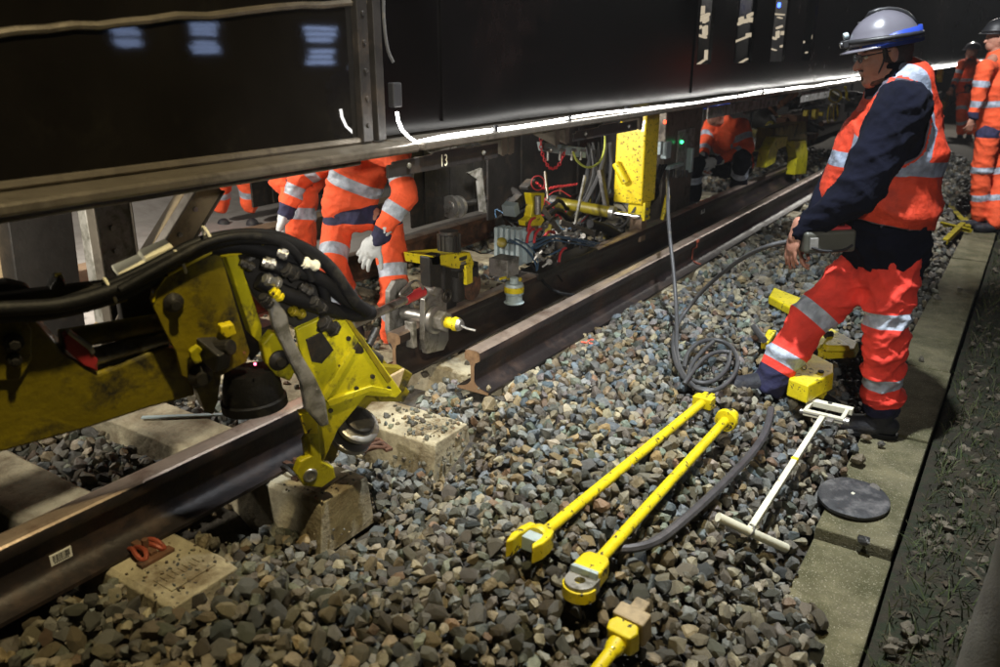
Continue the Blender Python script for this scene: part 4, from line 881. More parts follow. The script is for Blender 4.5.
b = MB(); q = A_(212, 352, .07); b.box(q, (.10, .05, .06), Matrix.Rotation(.4, 3, 'Y')); b.cyl(q+Vector((-.05, 0, .0)), q+Vector((.06, .02, .02)), .022, n=12); b.build('valve', M_['dark'], arm, bevel=.005)
AP('tab', ((221, 327), (234, 324), (237, 334), (227, 339), (221, 334)), .09, .03, 'yellow')
AP('tab', ((190, 352), (198, 346), (203, 350), (200, 355), (203, 362), (196, 365), (191, 358)), .08, .02, 'yellow_green')
AP('lower_lug', ((196, 388), (222, 374), (218, 402), (213, 415), (205, 412)), .03, .06, 'yellow_dirty')
# rubber skirted cup hanging beneath
b = MB(); q = A_(250, 375, .0); dn = Vector((.05, .02, -1)); b.lathe(q, dn, [(-.02, .04), (-.015, .072), (.03, .085), (.07, .088), (.074, .096), (.10, .096), (.104, .08), (.104, .04)], 36); b.build('rubber_cup', M_['rubber'], arm, smooth=True)
b = MB(); q = A_(255, 364, .09); b.ell(q, (.004, .004, .004), n=8, m=5); b.build('indicator', M_['ledpink'], arm)
# knuckle and lever
AP('knuckle_plate', ((262, 345), (272, 333), (284, 335), (298, 345), (300, 365), (290, 382), (276, 376), (266, 364)), .05, .035, 'yellow_green', .006)
b = MB(); q = A_(279, 360, .05); b.lathe(q, an, [(-.05, .032), (.006, .032), (.01, .026), (.014, .016), (.022, .014)], 24); b.build('knuckle_pin', M_['dark'], arm, smooth=True)
b = MB()
P = [(268, 300), (277, 298), (288, 316), (292, 335), (302, 355), (316, 378), (326, 400), (330, 425), (322, 428), (306, 410), (302, 385), (292, 365), (284, 348), (274, 328)]
AP('lever', P, .085, .03, 'galv', .008)
# hoses, wrapped
def hose(pts, r, off=.0, m='rubber', name='hose'):
    b = MB(); b.tube([A_(p[0], p[1], (p[2] if len(p) > 2 else off)) for p in pts], r, 10, smooth=3); b.build(name, M_[m], arm, smooth=True)
hose(((-40, 316), (0, 314), (50, 312), (100, 300), (150, 280), (190, 254), (235, 244), (275, 252), (300, 268)), .0225, .03)
hose(((-40, 310), (20, 308), (60, 306), (110, 292), (150, 274), (200, 247), (240, 236), (290, 240), (330, 264), (352, 300), (368, 312)), .019, .05)
hose(((60, 304), (110, 287), (160, 262), (200, 240), (250, 232), (290, 238), (320, 262)), .016, .0)
hose(((120, 290), (170, 262), (210, 240), (248, 234), (280, 240), (300, 256), (312, 280)), .012, .07)
hose(((262, 262, .04), (290, 270, .06), (320, 276, .05), (345, 300, .03), (366, 310, .0)), .022)
hose(((258, 280, .05), (290, 296, .07), (320, 306, .05), (350, 316, .0), (372, 312, -.02)), .024)
hose(((250, 250, .02), (270, 258, .03), (278, 280, .04), (268, 300, .04)), .014)
hose(((300, 258, .03), (322, 280, .05), (328, 310, .03), (318, 330, .02)), .016)
for (px, py, a) in ((208, 238, 0), (110, 290, 0), (180, 262, 0)):
    b = MB(); q = A_(px, py, .03); b.torus(q, A_(px+10, py-4, .03)-q, .031, .004, 20, 6); b.build('hose_tie', M_['cream'], arm)
rr = random.Random(21)
for (px, py, dx, dy, r, m) in ((262, 262, 14, 3, .012, 'steel'), (264, 278, 16, 6, .013, 'steel'), (278, 252, 10, 4, .012, 'steel'), (272, 290, 9, 8, .012, 'yellow'), (302, 262, 16, 4, .012, 'cream'), (300, 285, 12, 8, .012, 'dark'),
                               (284, 268, 12, 8, .015, 'dark'), (312, 300, 12, 10, .013, 'dark'), (290, 310, 14, 5, .011, 'yellow_dirty'), (262, 296, 8, 10, .012, 'dark'), (322, 322, 14, 8, .018, 'dark'), (240, 262, 14, 6, .010, 'dark')):
    b = MB(); a = A_(px, py, .06+rr.random()*.03); e = A_(px+dx, py+dy, .06+rr.random()*.03); d = (e-a).normalized()
    b.cyl(a, e, r, n=12); b.cyl(a+d*.008, a+d*.02, r*1.45, n=6); b.cyl(e-d*.016, e-d*.004, r*1.4, n=6); b.build('fitting', M_[m], arm, bevel=.0015)
AP('manifold', ((240, 262), (262, 252), (300, 262), (330, 292), (326, 318), (296, 330), (268, 312), (250, 290)), .0, .07, 'dark', .01)
AP('cover_plate', ((212, 250), (248, 241), (266, 243), (262, 250), (236, 256), (222, 258)), .045, .03, 'yellow', .004)
AP('cover_plate', ((236, 240), (258, 238), (248, 243), (240, 246)), .06, .02, 'flange', .003)
# claw
AP('claw_frame', ((296, 330), (322, 318), (336, 322), (346, 318), (362, 336), (382, 364), (402, 392), (396, 398), (366, 396), (338, 430), (322, 466), (306, 462), (303, 440), (318, 420), (322, 398), (308, 372), (300, 350)), .03, .018, 'yellow_green', .003)
AP('claw_frame', ((300, 335), (326, 322), (350, 322), (386, 362), (410, 392), (404, 402), (372, 402), (346, 432), (334, 462), (318, 460)), -.10, .018, 'yellow_dirty', .003)
AP('claw_web', ((324, 392), (352, 352), (376, 372), (394, 392), (366, 394), (338, 426), (328, 420)), .022, .10, 'yellow_green', .004)
AP('rib', ((322, 398), (352, 348), (356, 351), (327, 401)), .045, .02, 'yellow_green', .002)
AP('rib', ((327, 401), (372, 386), (392, 390), (392, 395), (370, 392), (330, 407)), .045, .02, 'yellow_green', .002)
AP('rib', ((346, 320), (352, 322), (392, 380), (388, 384)), .042, .02, 'yellow_dirty', .002)
AP('window', ((306, 340), (322, 332), (334, 350), (322, 364), (312, 362)), .034, .01, 'dark', .002)  # dark plate laid on in place of a shaded gap
AP('claw_foot', ((300, 413), (318, 412), (320, 440), (322, 462), (334, 468), (336, 478), (322, 488), (304, 486), (296, 474), (300, 462), (312, 456), (309, 440)), .045, .03, 'yellow_green', .004)
b = MB(); q = A_(310, 475, .045); b.torus(q+an*.002, an, .019, .006, 22, 8); b.cyl(q-an*.02, q+an*.004, .013, n=16); b.build('bush', M_['steel'], arm, smooth=True)
AP('gusset_plate', ((300, 415), (318, 413), (318, 434), (305, 434)), .056, .01, 'yellow', .002)
ax = (A_(388, 398, -.02)-A_(330, 440, -.02)).normalized()
for k, (r, t_, u) in enumerate(((.075, .026, -.03), (.060, .03, .008), (.076, .022, .036), (.05, .02, .06))):
    c = A_(352, 430, -.035)+Vector((0, 0, -.01)); wx = (an*.55+Vector((0, 0, 1))*.8+ax*.2).normalized(); q = c+wx*u
    b = MB(); b.lathe(q, wx, [(0, r*.6), (0, r-.006), (.004, r), (t_-.004, r), (t_, r-.006), (t_, r*.6)], 36); b.build('grip_roller', M_['steel'] if k % 2 == 0 else M_['dark'], arm, smooth=True)
AP('tip_plate', ((372, 380), (380, 366), (402, 368), (413, 374), (404, 392), (380, 402)), -.03, .03, 'yellow_dirty', .003)
AP('tip_plate', ((383, 381), (405, 369), (398, 392), (386, 398)), -.015, .012, 'wood', .002)
b = MB(); b.cyl(A_(352, 345, .02), A_(378, 360, -.02), .022, n=14); b.cyl(A_(368, 346, .0), A_(376, 330, -.04), .014, n=10); b.build('claw_cylinder', M_['dark'], arm, smooth=True)
for (px, py) in ((332, 332), (348, 338), (372, 376), (388, 388), (330, 410), (316, 450), (340, 366), (356, 388)):
    b = MB(); q = A_(px, py, .032); b.cyl(q, q+an*.008, .008, n=6); b.build('bolt', M_['dark'], arm)
t = thing('swivel_shackle', A_(62, 292, -.05), 'dark greasy shackle lug standing behind the yellow boom', 'shackle')
b = MB(); b.prism([A_(*p, -.08) for p in ((42, 300), (47, 280), (53, 271), (60, 273), (64, 286), (66, 296), (72, 290), (82, 296), (82, 302))], an*.05); b.build('lug', M_['dark'], t, bevel=.008)
b = MB(); b.tube([A_(*p, -.05) for p in ((58, 274), (61, 282), (66, 292), (74, 286), (86, 292))], .009, 8, smooth=2); b.build('bent_pin', M_['yellow_dirty'], t, smooth=True)
AP('end_block', ((-20, 285), (8, 283), (30, 288), (34, 296), (26, 304), (-20, 306)), -.06, .05, 'dark', .01)
AP('hose_channel', ((-60, 303), (160, 276), (160, 285), (-60, 322)), -.03, .03, 'dark', .004)
b = MB(); b.box(PZ(185, 418, -.0)+Vector((0, 0, .01)), (.02, .34, .006), Matrix.Rotation(-.9, 3, 'Z')); tag(b.build('steel_strip', M_['bluegrey'], org=PZ(185, 418, 0)), 'narrow pale steel strip lying between sleepers below the arm', 'strip')

# ================================================================ HAND TOOLS ON THE BALLAST
def gz(px, py, up): p = PG(px, py, 0); p.z = max(ground_z(p.x, p.y), float(surf(p.x, p.y)))+up; return PZ(px, py, p.z)
def frame(a, e): d = (e-a).normalized(); s = d.cross(Vector((0, 0, 1))).normalized(); return d, s, s.cross(d)
# forked bar
a = gz(540, 536, .035); e = gz(702, 403, .045); d, s, u = frame(a, e)
t = thing('forked_bar', a, 'long yellow bar with an open fork end, left of its eye-ended neighbour', 'track tool', 'long yellow tool bars on the ballast')
b = MB(); b.cyl(a, e, .0185, n=24); b.build('shaft', M_['yellow'], t, smooth=True)
b = MB(); b.lathe(a-d*.02, d, [(0, .036), (.01, .041), (.03, .036), (.045, .022), (.06, .019)], 24); b.build('neck', M_['yellow'], t, smooth=True)
for sg in (-1, 1):
    b = MB(); P = [(-.02, .045), (.0, .047), (-.05, .052), (-.105, .048), (-.13, .034), (-.10, .030), (-.05, .028), (-.02, .025)]
    P = [(.01, .02), (.01, .043), (-.03, .052), (-.08, .052), (-.125, .040), (-.105, .028), (-.06, .031), (-.03, .026)]
    if sg > 0: P = [(x*(.86 if x < 0 else 1), y) for x, y in P]
    b.prism([a+d*x+s*(sg*y)+u*.032 for x, y in P], u*-.06); b.build('prong', M_['yellow'], t, bevel=.006)
b = MB(); b.box(a-d*.03+u*.0, (.052, .065, .045), Matrix((s, d, u)).transposed()); b.build('inner_block', M_['bluegrey'], t, bevel=.003)
b = MB(); b.box(e+d*.02, (.085, .055, .05), Matrix((s, d, u)).transposed()); b.box(e+d*.045+s*.02, (.02, .055, .055), Matrix((s, d, u)).transposed()); b.box(e+d*.055-s*.012, (.02, .05, .05), Matrix((s, d, u)).transposed()); b.build('end_block', M_['yellow'], t, bevel=.004)
# eye bar
a = gz(594, 566, .045); e = gz(725, 421, .05); d, s, u = frame(a, e)
t = thing('eye_bar', a, 'long yellow bar ending in a drilled grey eye, right of the forked bar', 'track tool', 'long yellow tool bars on the ballast')
b = MB(); b.cyl(a-d*.03, e, .0185, n=24); b.build('shaft', M_['yellow'], t, smooth=True)
M3 = Matrix((s, d, u)).transposed()
b = MB(); P = [(-.042, .01), (-.03, .03), (.03, .03), (.042, .01), (.045, -.055), (-.045, -.055)]
b.prism([a+s*x+d*y+u*.026 for x, y in P], u*-.058); b.build('socket', M_['yellow'], t, bevel=.008, seg=3)
n = 14; out = [a+s*(.045*math.cos(q))+d*(-.085-.045*math.sin(q)*1.0)+u*.006 for q in [math.pi*k/n for k in range(n+1)]]
out = [a+s*.045-d*.05+u*.006]+out+[a-s*.045-d*.05+u*.006]
hole = [a+s*(.015*math.cos(q))-d*(.088+.015*math.sin(q))+u*.006 for q in [math.tau*k/16 for k in range(16)]]
def holed(out, hole, th):
    bm = bmesh.new(); vo = [bm.verts.new(p) for p in out]; vh = [bm.verts.new(p) for p in hole]
    eo = [bm.edges.new((vo[i], vo[(i+1) % len(vo)])) for i in range(len(vo))]+[bm.edges.new((vh[i], vh[(i+1) % len(vh)])) for i in range(len(vh))]
    bmesh.ops.triangle_fill(bm, edges=eo, use_beauty=True); r = bmesh.ops.extrude_face_region(bm, geom=bm.faces[:])
    bmesh.ops.translate(bm, vec=th, verts=[v for v in r['geom'] if isinstance(v, bmesh.types.BMVert)]); bmesh.ops.recalc_face_normals(bm, faces=bm.faces)
    me = bpy.data.meshes.new('eye'); bm.to_mesh(me); bm.free(); return me
link('eye', holed(out, hole, u*-.042), M_['galv'], t, bevel=.003)
b = MB(); b.prism([a+s*x+d*y+u*.027 for x, y in ((-.038, -.052), (.038, -.052), (.043, -.066), (-.043, -.066))], u*-.03); b.build('shoulder', M_['bluegrey'], t, bevel=.002)
b = MB(); b.prism([a+s*(.050*math.cos(q))+d*(-.086-.050*math.sin(q))+u*-.006 for q in [math.pi*k/14 for k in range(15)]], u*-.036); b.build('lower_lip', M_['yellow'], t, bevel=.002)
b = MB(); b.lathe(e-d*.005, d+s*.1, [(0, .022), (.002, .044), (.02, .048), (.026, .034), (.05, .034), (.075, .03), (.078, .02)], 28); b.build('end_collar', M_['yellow'], t, smooth=True)
b = MB(); q = e+d*.055+u*.030; b.ell(q, (.014, .01, .004), n=12, m=5); b.build('recess', M_['ink'], t)
# sledge like coupling tool at the bottom
a = gz(618, 643, .05); e = gz(588, 682, .04); d, s, u = frame(e, a)
t = thing('clamp_tool', a, 'chipped yellow tool with a brown steel block head, cut by the bottom edge', 'track tool')
b = MB(); b.cyl(e-d*.25, a, .0185, n=20); b.lathe(a-d*.02, d, [(-.02, .019), (0, .026), (.02, .026), (.024, .02)], 20); b.build('handle', M_['yellow'], t, smooth=True)
M3 = Matrix((s, d, u)).transposed()
b = MB(); P = [(-.035, .0), (.035, .0), (.045, .03), (.03, .06), (-.03, .06), (-.045, .03)]; b.prism([a+s*x+d*y+u*.036 for x, y in P], u*-.07); b.build('head', M_['yellow'], t, bevel=.006)
b = MB(); b.box(a+d*.075+u*.002, (.095, .05, .085), M3); b.box(a+d*.105-s*.0+u*.01, (.045, .07, .06), M3); b.build('jaw_block', M_['tan'], t, bevel=.006)
b = MB(); b.cyl(gz(590, 664, .03), gz(620, 676, .03), .01, n=10); 
# crowbar
pts = [gz(x, y, h) for x, y, h in ((614, 549, .02), (632, 549, .03), (655, 543, .035), (678, 525, .03), (700, 506, .03), (725, 482, .03), (749, 457, .03), (763, 438, .03), (769, 422, .035), (771, 409, .03))]
b = MB(); b.tube(pts, lambda q: .0125+.004*min(1, q*3)-.003*max(0, q-.7), 8, smooth=3); o = b.build('bar', M_['dark'], None, smooth=True, org=pts[4]); o.name = 'crowbar'
tag(o, 'dark curved steel crowbar lying right of the two yellow bars', 'crowbar')
M_['dark_steel'] = mat('dull_tool_steel', (.10, .095, .10), .5, .5, .3, 14, .25, 60); o.data.materials[0] = M_['dark_steel']
# cream T tool with yoke
a = gz(750, 530, .04); e = gz(822, 418, .07); c1 = gz(718, 517, .035); c2 = gz(786, 548, .03); d, s, u = frame(a, e)
t = thing('yoke_tool', a, 'cream painted T shaped tool with an open yoke at its far end', 'track tool')
b = MB(); b.span(a, e, .024, .024); b.build('shaft', M_['cream'], t, bevel=.003)
b = MB(); b.cyl(c1, a.lerp(c2, .02)+Vector((0, 0, -.008)), .0165, n=18); b.cyl(a.lerp(c2, .02)+Vector((0, 0, -.008)), c2, .0165, n=18); b.build('crossbar', M_['cream'], t, smooth=True)
b = MB(); b.torus(a, (c2-c1), .019, .004, 16, 6); b.build('weld', M_['steel'], t, smooth=True)
q = a.lerp(e, .55); b = MB(); b.span(q, q+d*.02, .0255, .0255); b.build('yellow_mark', M_['yellow'], t)
M3 = Matrix((s, d, u)).transposed(); f0 = e
b = MB(); b.box(f0+d*.02, (.17, .022, .028), M3)
for sg in (-1, 1): b.box(f0+d*.075+s*(sg*.078), (.018, .13, .024), M3)
b.box(f0+d*.135, (.20, .032, .03), M3); b.build('yoke', M_['cream'], t, bevel=.003)
b = MB(); b.cyl(f0+d*.02+s*.1, f0+d*.02-s*.1, .012, n=12); b.cyl(f0+d*.02+s*.09, f0+d*.02+s*.11, .018, n=12); b.box(f0-d*.01+s*.035, (.03, .05, .02), M3); b.build('pivot', M_['steel'], t, bevel=.002)
q = f0+d*.135+u*.0155; b = MB(); b.cyl(q, q+u*.003, .010, n=14); b.build('hole', M_['ink'], t)
# yellow ratchet jacks behind and under the standing worker
def jack_mat(): return M_['yellow']
a = gz(783, 372, .07); e = gz(826, 388, .07); d, s, u = frame(a, e); M3 = Matrix((s, d, u)).transposed()
t = thing('track_jack', a, 'yellow cast box of a track jack with black scrawl, between the worker\'s boots', 'track jack')
def CP(name, pl, z0, z1, m='yellow', bev=.008, tt=None, top_in=0):
    lo = [PZ(x, y, z0) for x, y in pl]; c = sum(lo, Vector())/len(lo)
    hi = [p+(c-p)*top_in+Vector((0, 0, z1-z0)) for p in lo]; b = MB(); b.loft([lo, hi]); return b.build(name, M_[m], tt or t, bevel=bev, seg=3)
g = ground_z(a.x, a.y)
CP('body', ((786, 396), (806, 404), (832, 390), (832, 380), (810, 368), (796, 360), (790, 372)), g+.0, g+.085, top_in=.04)
b = MB(); q = gz(818, 392, .05); q2 = gz(838, 405, .04); b.cyl(q, q.lerp(q2, .25), .024, n=16); b.build('spout', M_['yellow'], t, smooth=True)
b = MB(); b.cyl(q.lerp(q2, .2), q2, .02, n=16); b.build('spigot', M_['rubber'], t, smooth=True)
q = PZ(821, 372, g+.087); b = MB(); b.cyl(q, q+Vector((0, 0, .006)), .014, n=14); b.build('plug', M_['ink'], t)
zz = g+.0885                                             # scrawled marking
b = MB(); b.tube([PZ(*p, zz) for p in ((795, 361), (798, 364.5), (797, 361), (801, 365.5), (800, 362.5))], .0018, 5); b.tube([PZ(*p, zz) for p in ((801.5, 367), (804, 364), (807, 366), (806, 369), (803.5, 370), (801.5, 367))], .0018, 5, smooth=1); b.tube([PZ(*p, zz) for p in ((792, 360), (794, 362), (793, 359))], .0018, 5)
b.build('marker_scrawl', M_['ink'], t)
t = thing('track_jack', gz(820, 350, .0), 'yellow ribbed jack casting with black cylinder behind the worker\'s knee', 'track jack')
g = t.location.z; ORG[t.name] = Vector(t.location)
CP('casting', ((812, 358), (822, 360), (856, 358), (860, 350), (834, 336), (822, 328), (812, 344)), g+.01, g+.055, top_in=.12)
CP('raised_rib', ((820, 350), (826, 352), (852, 352), (846, 346), (826, 338)), g+.055, g+.085, top_in=.2)
b = MB(); q = PZ(826, 335, g+.09); b.cyl(q, q+Vector((.02, .03, .0)), .02, n=14); b.build('boss', M_['dark'], t, smooth=True)
b = MB(); q = gz(812, 352, .05); b.cyl(q, gz(798, 360, .05), .032, n=18); b.build('cylinder', M_['rubber'], t, smooth=True)
t = thing('track_jack', gz(780, 303, .0), 'small yellow block lying on stones beyond the worker\'s raised thigh', 'track jack'); g = t.location.z
CP('block', ((768, 304), (800, 322), (806, 316), (806, 308), (773, 295)), g, g+.05)
t = thing('track_jack', gz(768, 345, .0), 'yellow jack end with short dark pin beside the worker\'s forward shin', 'track jack'); g = t.location.z
CP('block', ((760, 349), (768, 350), (776, 338), (767, 337)), g, g+.045)
b = MB(); b.cyl(gz(754, 327, .035), gz(764, 340, .05), .017, n=14); b.build('pin', M_['cable'], t, smooth=True)
# rubber disc on the lids
q = PZ(853, 500, -.293); t = thing('rubber_disc', q, 'round black scuffed rubber mat lying on the concrete lids', 'mat')
b = MB(); b.lathe(q, (.02, .0, 1), [(0, .128), (.002, .137), (.014, .138), (.019, .132), (.021, .12), (.022, .02), (.0225, .004)], 48)
for v_i, v in enumerate(b.v): b.v[v_i] = (q.x+(v[0]-q.x)*.98, q.y+(v[1]-q.y)*1.16, v[2]+.003*math.sin(v[0]*40)*math.sin(v[1]*33))
M_['mat'] = mat('scuffed_rubber_mat', (.04, .04, .042), .6, 0, .3, 9, .5, 60, second=(.16, .15, .145), mask=(.48, .7), mscale=14)
b.build('mat', M_['mat'], t, smooth=True)
b = MB(); b.ell(q+Vector((-.005, .01, .024)), (.008, .01, .004), n=10, m=5); b.build('button', M_['cream'], t)
b = MB(); vv = SVv[3]*.03; b.add((vv+np.array(PZ(865, 540, -.285))).tolist(), SVf[3].tolist()); tag(b.build('dark_stone', M_['dark'], org=PZ(865, 540, -.29)), 'single dark stone on the lid below the rubber mat', 'stone')
# control cable: from the cabinet down to the coil and up to the hand controller
def cable(pts, r, nm, lb): b = MB(); b.tube(pts, r, 10, smooth=3); return tag(b.build(nm, M_['cable'], smooth=True, org=pts[0]), lb, 'cable')
top = PX(667, 172, -2.40)
def gp(x, y, u_=.02): return gz(x, y, u_)
cable([top, PH(668, 190, 4.6), PH(668, 215, 4.45), PH(670, 240, 4.3), PH(673, 265, 4.2), gp(676, 300, .16), gp(677, 330, .05), gp(676, 350), gp(680, 370, .02), gp(692, 386, .02), gp(706, 393, .02), gp(722, 388, .02), gp(734, 376, .02), gp(739, 362, .03), gp(733, 347, .03), gp(718, 339, .03), gp(700, 341, .03), gp(687, 352, .04), gp(684, 368, .03)], .0108, 'control_cable', 'grey cable dropping from the control cabinet into the coil on the ballast')
hand = PH(786, 243, 3.42)
cable([hand+Vector((.06, .0, .02)), hand+Vector((-.02, -.0, 0)), PH(765, 247, 3.45), PH(745, 256, 3.6), PH(722, 273, 3.9), PH(705, 288, 4.0), gp(688, 308, .10), gp(676, 326, .04), gp(672, 345), gp(676, 365), gp(688, 384), gp(700, 390), gp(714, 390)], .0108, 'control_cable', 'grey cable looping from the standing worker\'s controller down to the coil')
cable([gp(729, 352, .05), gp(720, 351, .05), gp(706, 356, .055), gp(695, 368, .05), gp(686, 381, .04), gp(684, 384, .03)], .0108, 'control_cable', 'inner arc of grey cable crossing the coil on the ballast')
cable([gp(713, 342, .045), gp(703, 350, .05), gp(690, 366, .03), gp(688, 378, .02), gp(700, 384, .02), gp(716, 381, .02), gp(729, 366, .03), gp(730, 352, .03)], .0108, 'control_cable', 'inner loop of grey cable lying inside the coil on the ballast')
# red clamp strap on the loose rail
t = thing('rail_strap', PX(698, 245, -1.82), 'thin orange strap hooked over the loose rail', 'strap')
q = PX(698, 240, -1.84); yy = q.y
b = MB(); pf = [(-.036, .176), (.037, .176), (.040, .13), (.012, .12), (.011, .05), (.012, .034), (.05, .020), (.078, .014)]
for i in range(len(pf)-1): b.span(Vector((-1.885+pf[i][0]+.003, yy, pf[i][1]+.002)), Vector((-1.885+pf[i+1][0]+.003, yy, pf[i+1][1]+.002)), .018, .004, (0, 0, 1) if i in (0, 6) else (1, 0, 0))
b.build('band', M_['orange_clip'], t)
b = MB(); b.box((-1.84, yy, .178), (.016, .03, .02)); b.build('buckle', M_['orange_clip'], t, bevel=.002)
# low yellow steel stand behind the standing worker
t = thing('steel_stand', PZ(960, 232, -.25), 'low yellow angle iron stand on the ballast behind the standing worker', 'stand')
M_['matte_yellow'] = mat('dusty_yellow_paint', (.30, .235, .01), .9, 0, .3, 9, .2, 50, second=(.05, .04, .02), mask=(.5, .65), mscale=12, spec=.1)
for (p, q_, w_) in (((942, 196), (968, 226), .055), ((945, 240), (972, 214), .05), ((940, 222), (970, 229), .04)):
    b = MB(); A = PZ(*p, -.20); B = PZ(*q_, -.24); b.span(A, B, w_, .012); b.span(A+Vector((.02, 0, -.02)), B+Vector((.02, 0, -.02)), .01, .04); b.build('angle_iron', M_['matte_yellow'], t, bevel=.002)
# grey canvas covered bag at the right edge, close to the camera
t = thing('canvas_sack', PZ(1000, 700, -.33), 'grey canvas sack standing cut off by the lower right edge', 'sack')
c0, c1 = PH(1006, 758, 1.62), PH(1072, 430, 1.62); b = MB(); rings = []
for k in range(15):
    q = k/14; c = c0.lerp(c1, q); r = .135-.02*q+.02*math.sin(q*7); rings.append([c+Vector((math.cos(a)*r*(1+.05*math.sin(3*a+q*5)+.03*math.sin(7*a+q*9)), math.sin(a)*r*(1+.05*math.sin(4*a-q*4)), .01*math.sin(5*a))) for a in [math.tau*i/40 for i in range(40)]])
b.loft(rings); b.build('cloth', M_['canvas'], t, smooth='full')
b = MB(); q = PH(985, 690, 1.54); b.loft([[q+Vector((math.cos(a)*.07*(1-.5*k/4), math.sin(a)*.05*(1-.5*k/4), -.2+.06*k)) for a in [math.tau*i/14 for i in range(14)]] for k in range(5)]); b.build('fold', M_['canvas'], t, smooth='full')
# ================================================================ PEOPLE
def remeshed(b, voxel, it=6, name='body'):
    me = b.mesh('tmp'); o = bpy.data.objects.new('tmp', me); COL.objects.link(o)
    r = o.modifiers.new('r', 'REMESH'); r.mode = 'VOXEL'; r.voxel_size = voxel; r.use_smooth_shade = True
    s_ = o.modifiers.new('s', 'SMOOTH'); s_.factor = .5; s_.iterations = it
    dg = bpy.context.evaluated_depsgraph_get(); dg.update(); m2 = bpy.data.meshes.new_from_object(o.evaluated_get(dg)); bpy.data.objects.remove(o); bpy.data.meshes.remove(me); m2.name = name; return m2
def co_of(me): a = np.empty(len(me.vertices)*3, np.float32); me.vertices.foreach_get('co', a); return a.reshape(-1, 3).astype(float)
def no_of(me):
    a = np.empty(len(me.vertices)*3, np.float32); me.vertices.foreach_get('normal', a); return a.reshape(-1, 3).astype(float)
def set_co(me, c): me.vertices.foreach_set('co', c.astype(np.float32).ravel()); me.update()
def attr(me, name, v): a = me.attributes.new(name, 'FLOAT', 'POINT'); a.data.foreach_set('value', np.asarray(v, np.float32))
def folds(c, amp, f=26, seed=0, along=None):                # warped ridges that read as cloth folds
    r = np.random.RandomState(seed); out = np.zeros(len(c)); al = np.array(along if along is not None else (0, 0, 1.), float); al /= np.linalg.norm(al)
    for k in range(4):
        d = r.normal(size=3)*.45+al*r.choice((-1, 1)); d /= np.linalg.norm(d); ff = f*(1+.65*k)
        w = r.normal(size=3); w /= np.linalg.norm(w); w2 = r.normal(size=3)
        ph = c@d*ff+1.6*np.sin(c@w*ff*.45+r.rand()*6)+.9*np.sin(c@w2*ff*.3+1)
        out += (1-np.abs(np.sin(ph)))**1.6*(1/(1+.5*k))*(.5+.5*np.sin(c@w*7+r.rand()*6))
    return (out-.6)*amp
def seg_t(c, a, b):                                         # distance to segment and running length along it
    a = np.array(a); b = np.array(b); d = b-a; L = np.linalg.norm(d); d /= L; t = (c-a)@d; tc = np.clip(t, 0, L); return np.linalg.norm(c-(a+tc[:, None]*d), axis=1), t
def limb_band(c, chain, bands):                             # bands: (segment index, distance along it, half width)
    D = []; T = []
    for i in range(len(chain)-1): d, t = seg_t(c, chain[i], chain[i+1]); D.append(d); T.append(t)
    D = np.array(D); near = D.argmin(0); out = np.full(len(c), 9.)
    for (s, at, hw) in bands:
        v = np.abs(T[s]-at)-hw; v = np.where(D[s] > D.min(0)+.06, 9., v); out = np.minimum(out, v)
    return out, D.min(0)
def garment(name, b, voxel, m, parent, it=6, amp=.006, f=26, seed=1, band=None, trim=None, along=None, thick=0):
    me = remeshed(b, voxel, it, name); c = co_of(me); n = no_of(me); c0 = c.copy()
    if amp: c = c+n*(folds(c, amp, f, seed, along)+folds(c, amp*.28, f*2.7, seed+50))[:, None]; set_co(me, c)
    if band is not None: attr(me, 'band', band(c0))
    else: attr(me, 'band', np.ones(len(c)))
    attr(me, 'trim', trim(c0) if trim is not None else np.ones(len(c)))
    return link(name, me, M_[m], parent, smooth='full')
def lerp(a, b, t): return a+(b-a)*t
def hand_mb(b, wrist, d, palm_n, L=.19, curl=.5, spread=.12, side=1, fat=1.0):
    """palm, four jointed fingers of unequal length and a thumb leaving the side of the palm"""
    d = d.normalized(); pn = (palm_n-d*palm_n.dot(d)).normalized(); s = d.cross(pn).normalized()*side; k = L/.19
    pc = wrist+d*.045*k
    b.ell(pc, (.042*k*fat, .052*k, .018*k*fat), Matrix((s, d, pn)).transposed(), 16, 10); b.cap_(wrist-d*.05*k, wrist+d*.02*k, .027*k, .028*k, 12, 1.15, s)
    for i, (off, ln) in enumerate(((.031, .070), (.0105, .080), (-.0105, .074), (-.030, .058))):
        p = wrist+d*(.085-.004*abs(i-1.2))*k+s*off*k; dd = (d+s*(spread*(1.3-i)*.6)).normalized(); a = curl*(.75+.12*i); r = .0088*k*fat
        for j, fr in enumerate((.45, .31, .24)):
            dd = (Matrix.Rotation(a*(.7, 1.0, .8)[j]*side, 3, s)@dd) if True else dd
            q = p+dd*ln*fr*k; b.cap_(p, q, r, r*.93, 10); p = q; r *= .93
    p = wrist+d*.03*k+s*.030*k; dd = (d*.62+s*.75+pn*.35).normalized(); r = .011*k*fat
    for fr in (.036, .03, .024):
        q = p+dd*fr*k; b.cap_(p, q, r, r*.9, 10); p = q; r *= .9; dd = (dd+d*.35+pn*.15).normalized()
    return b
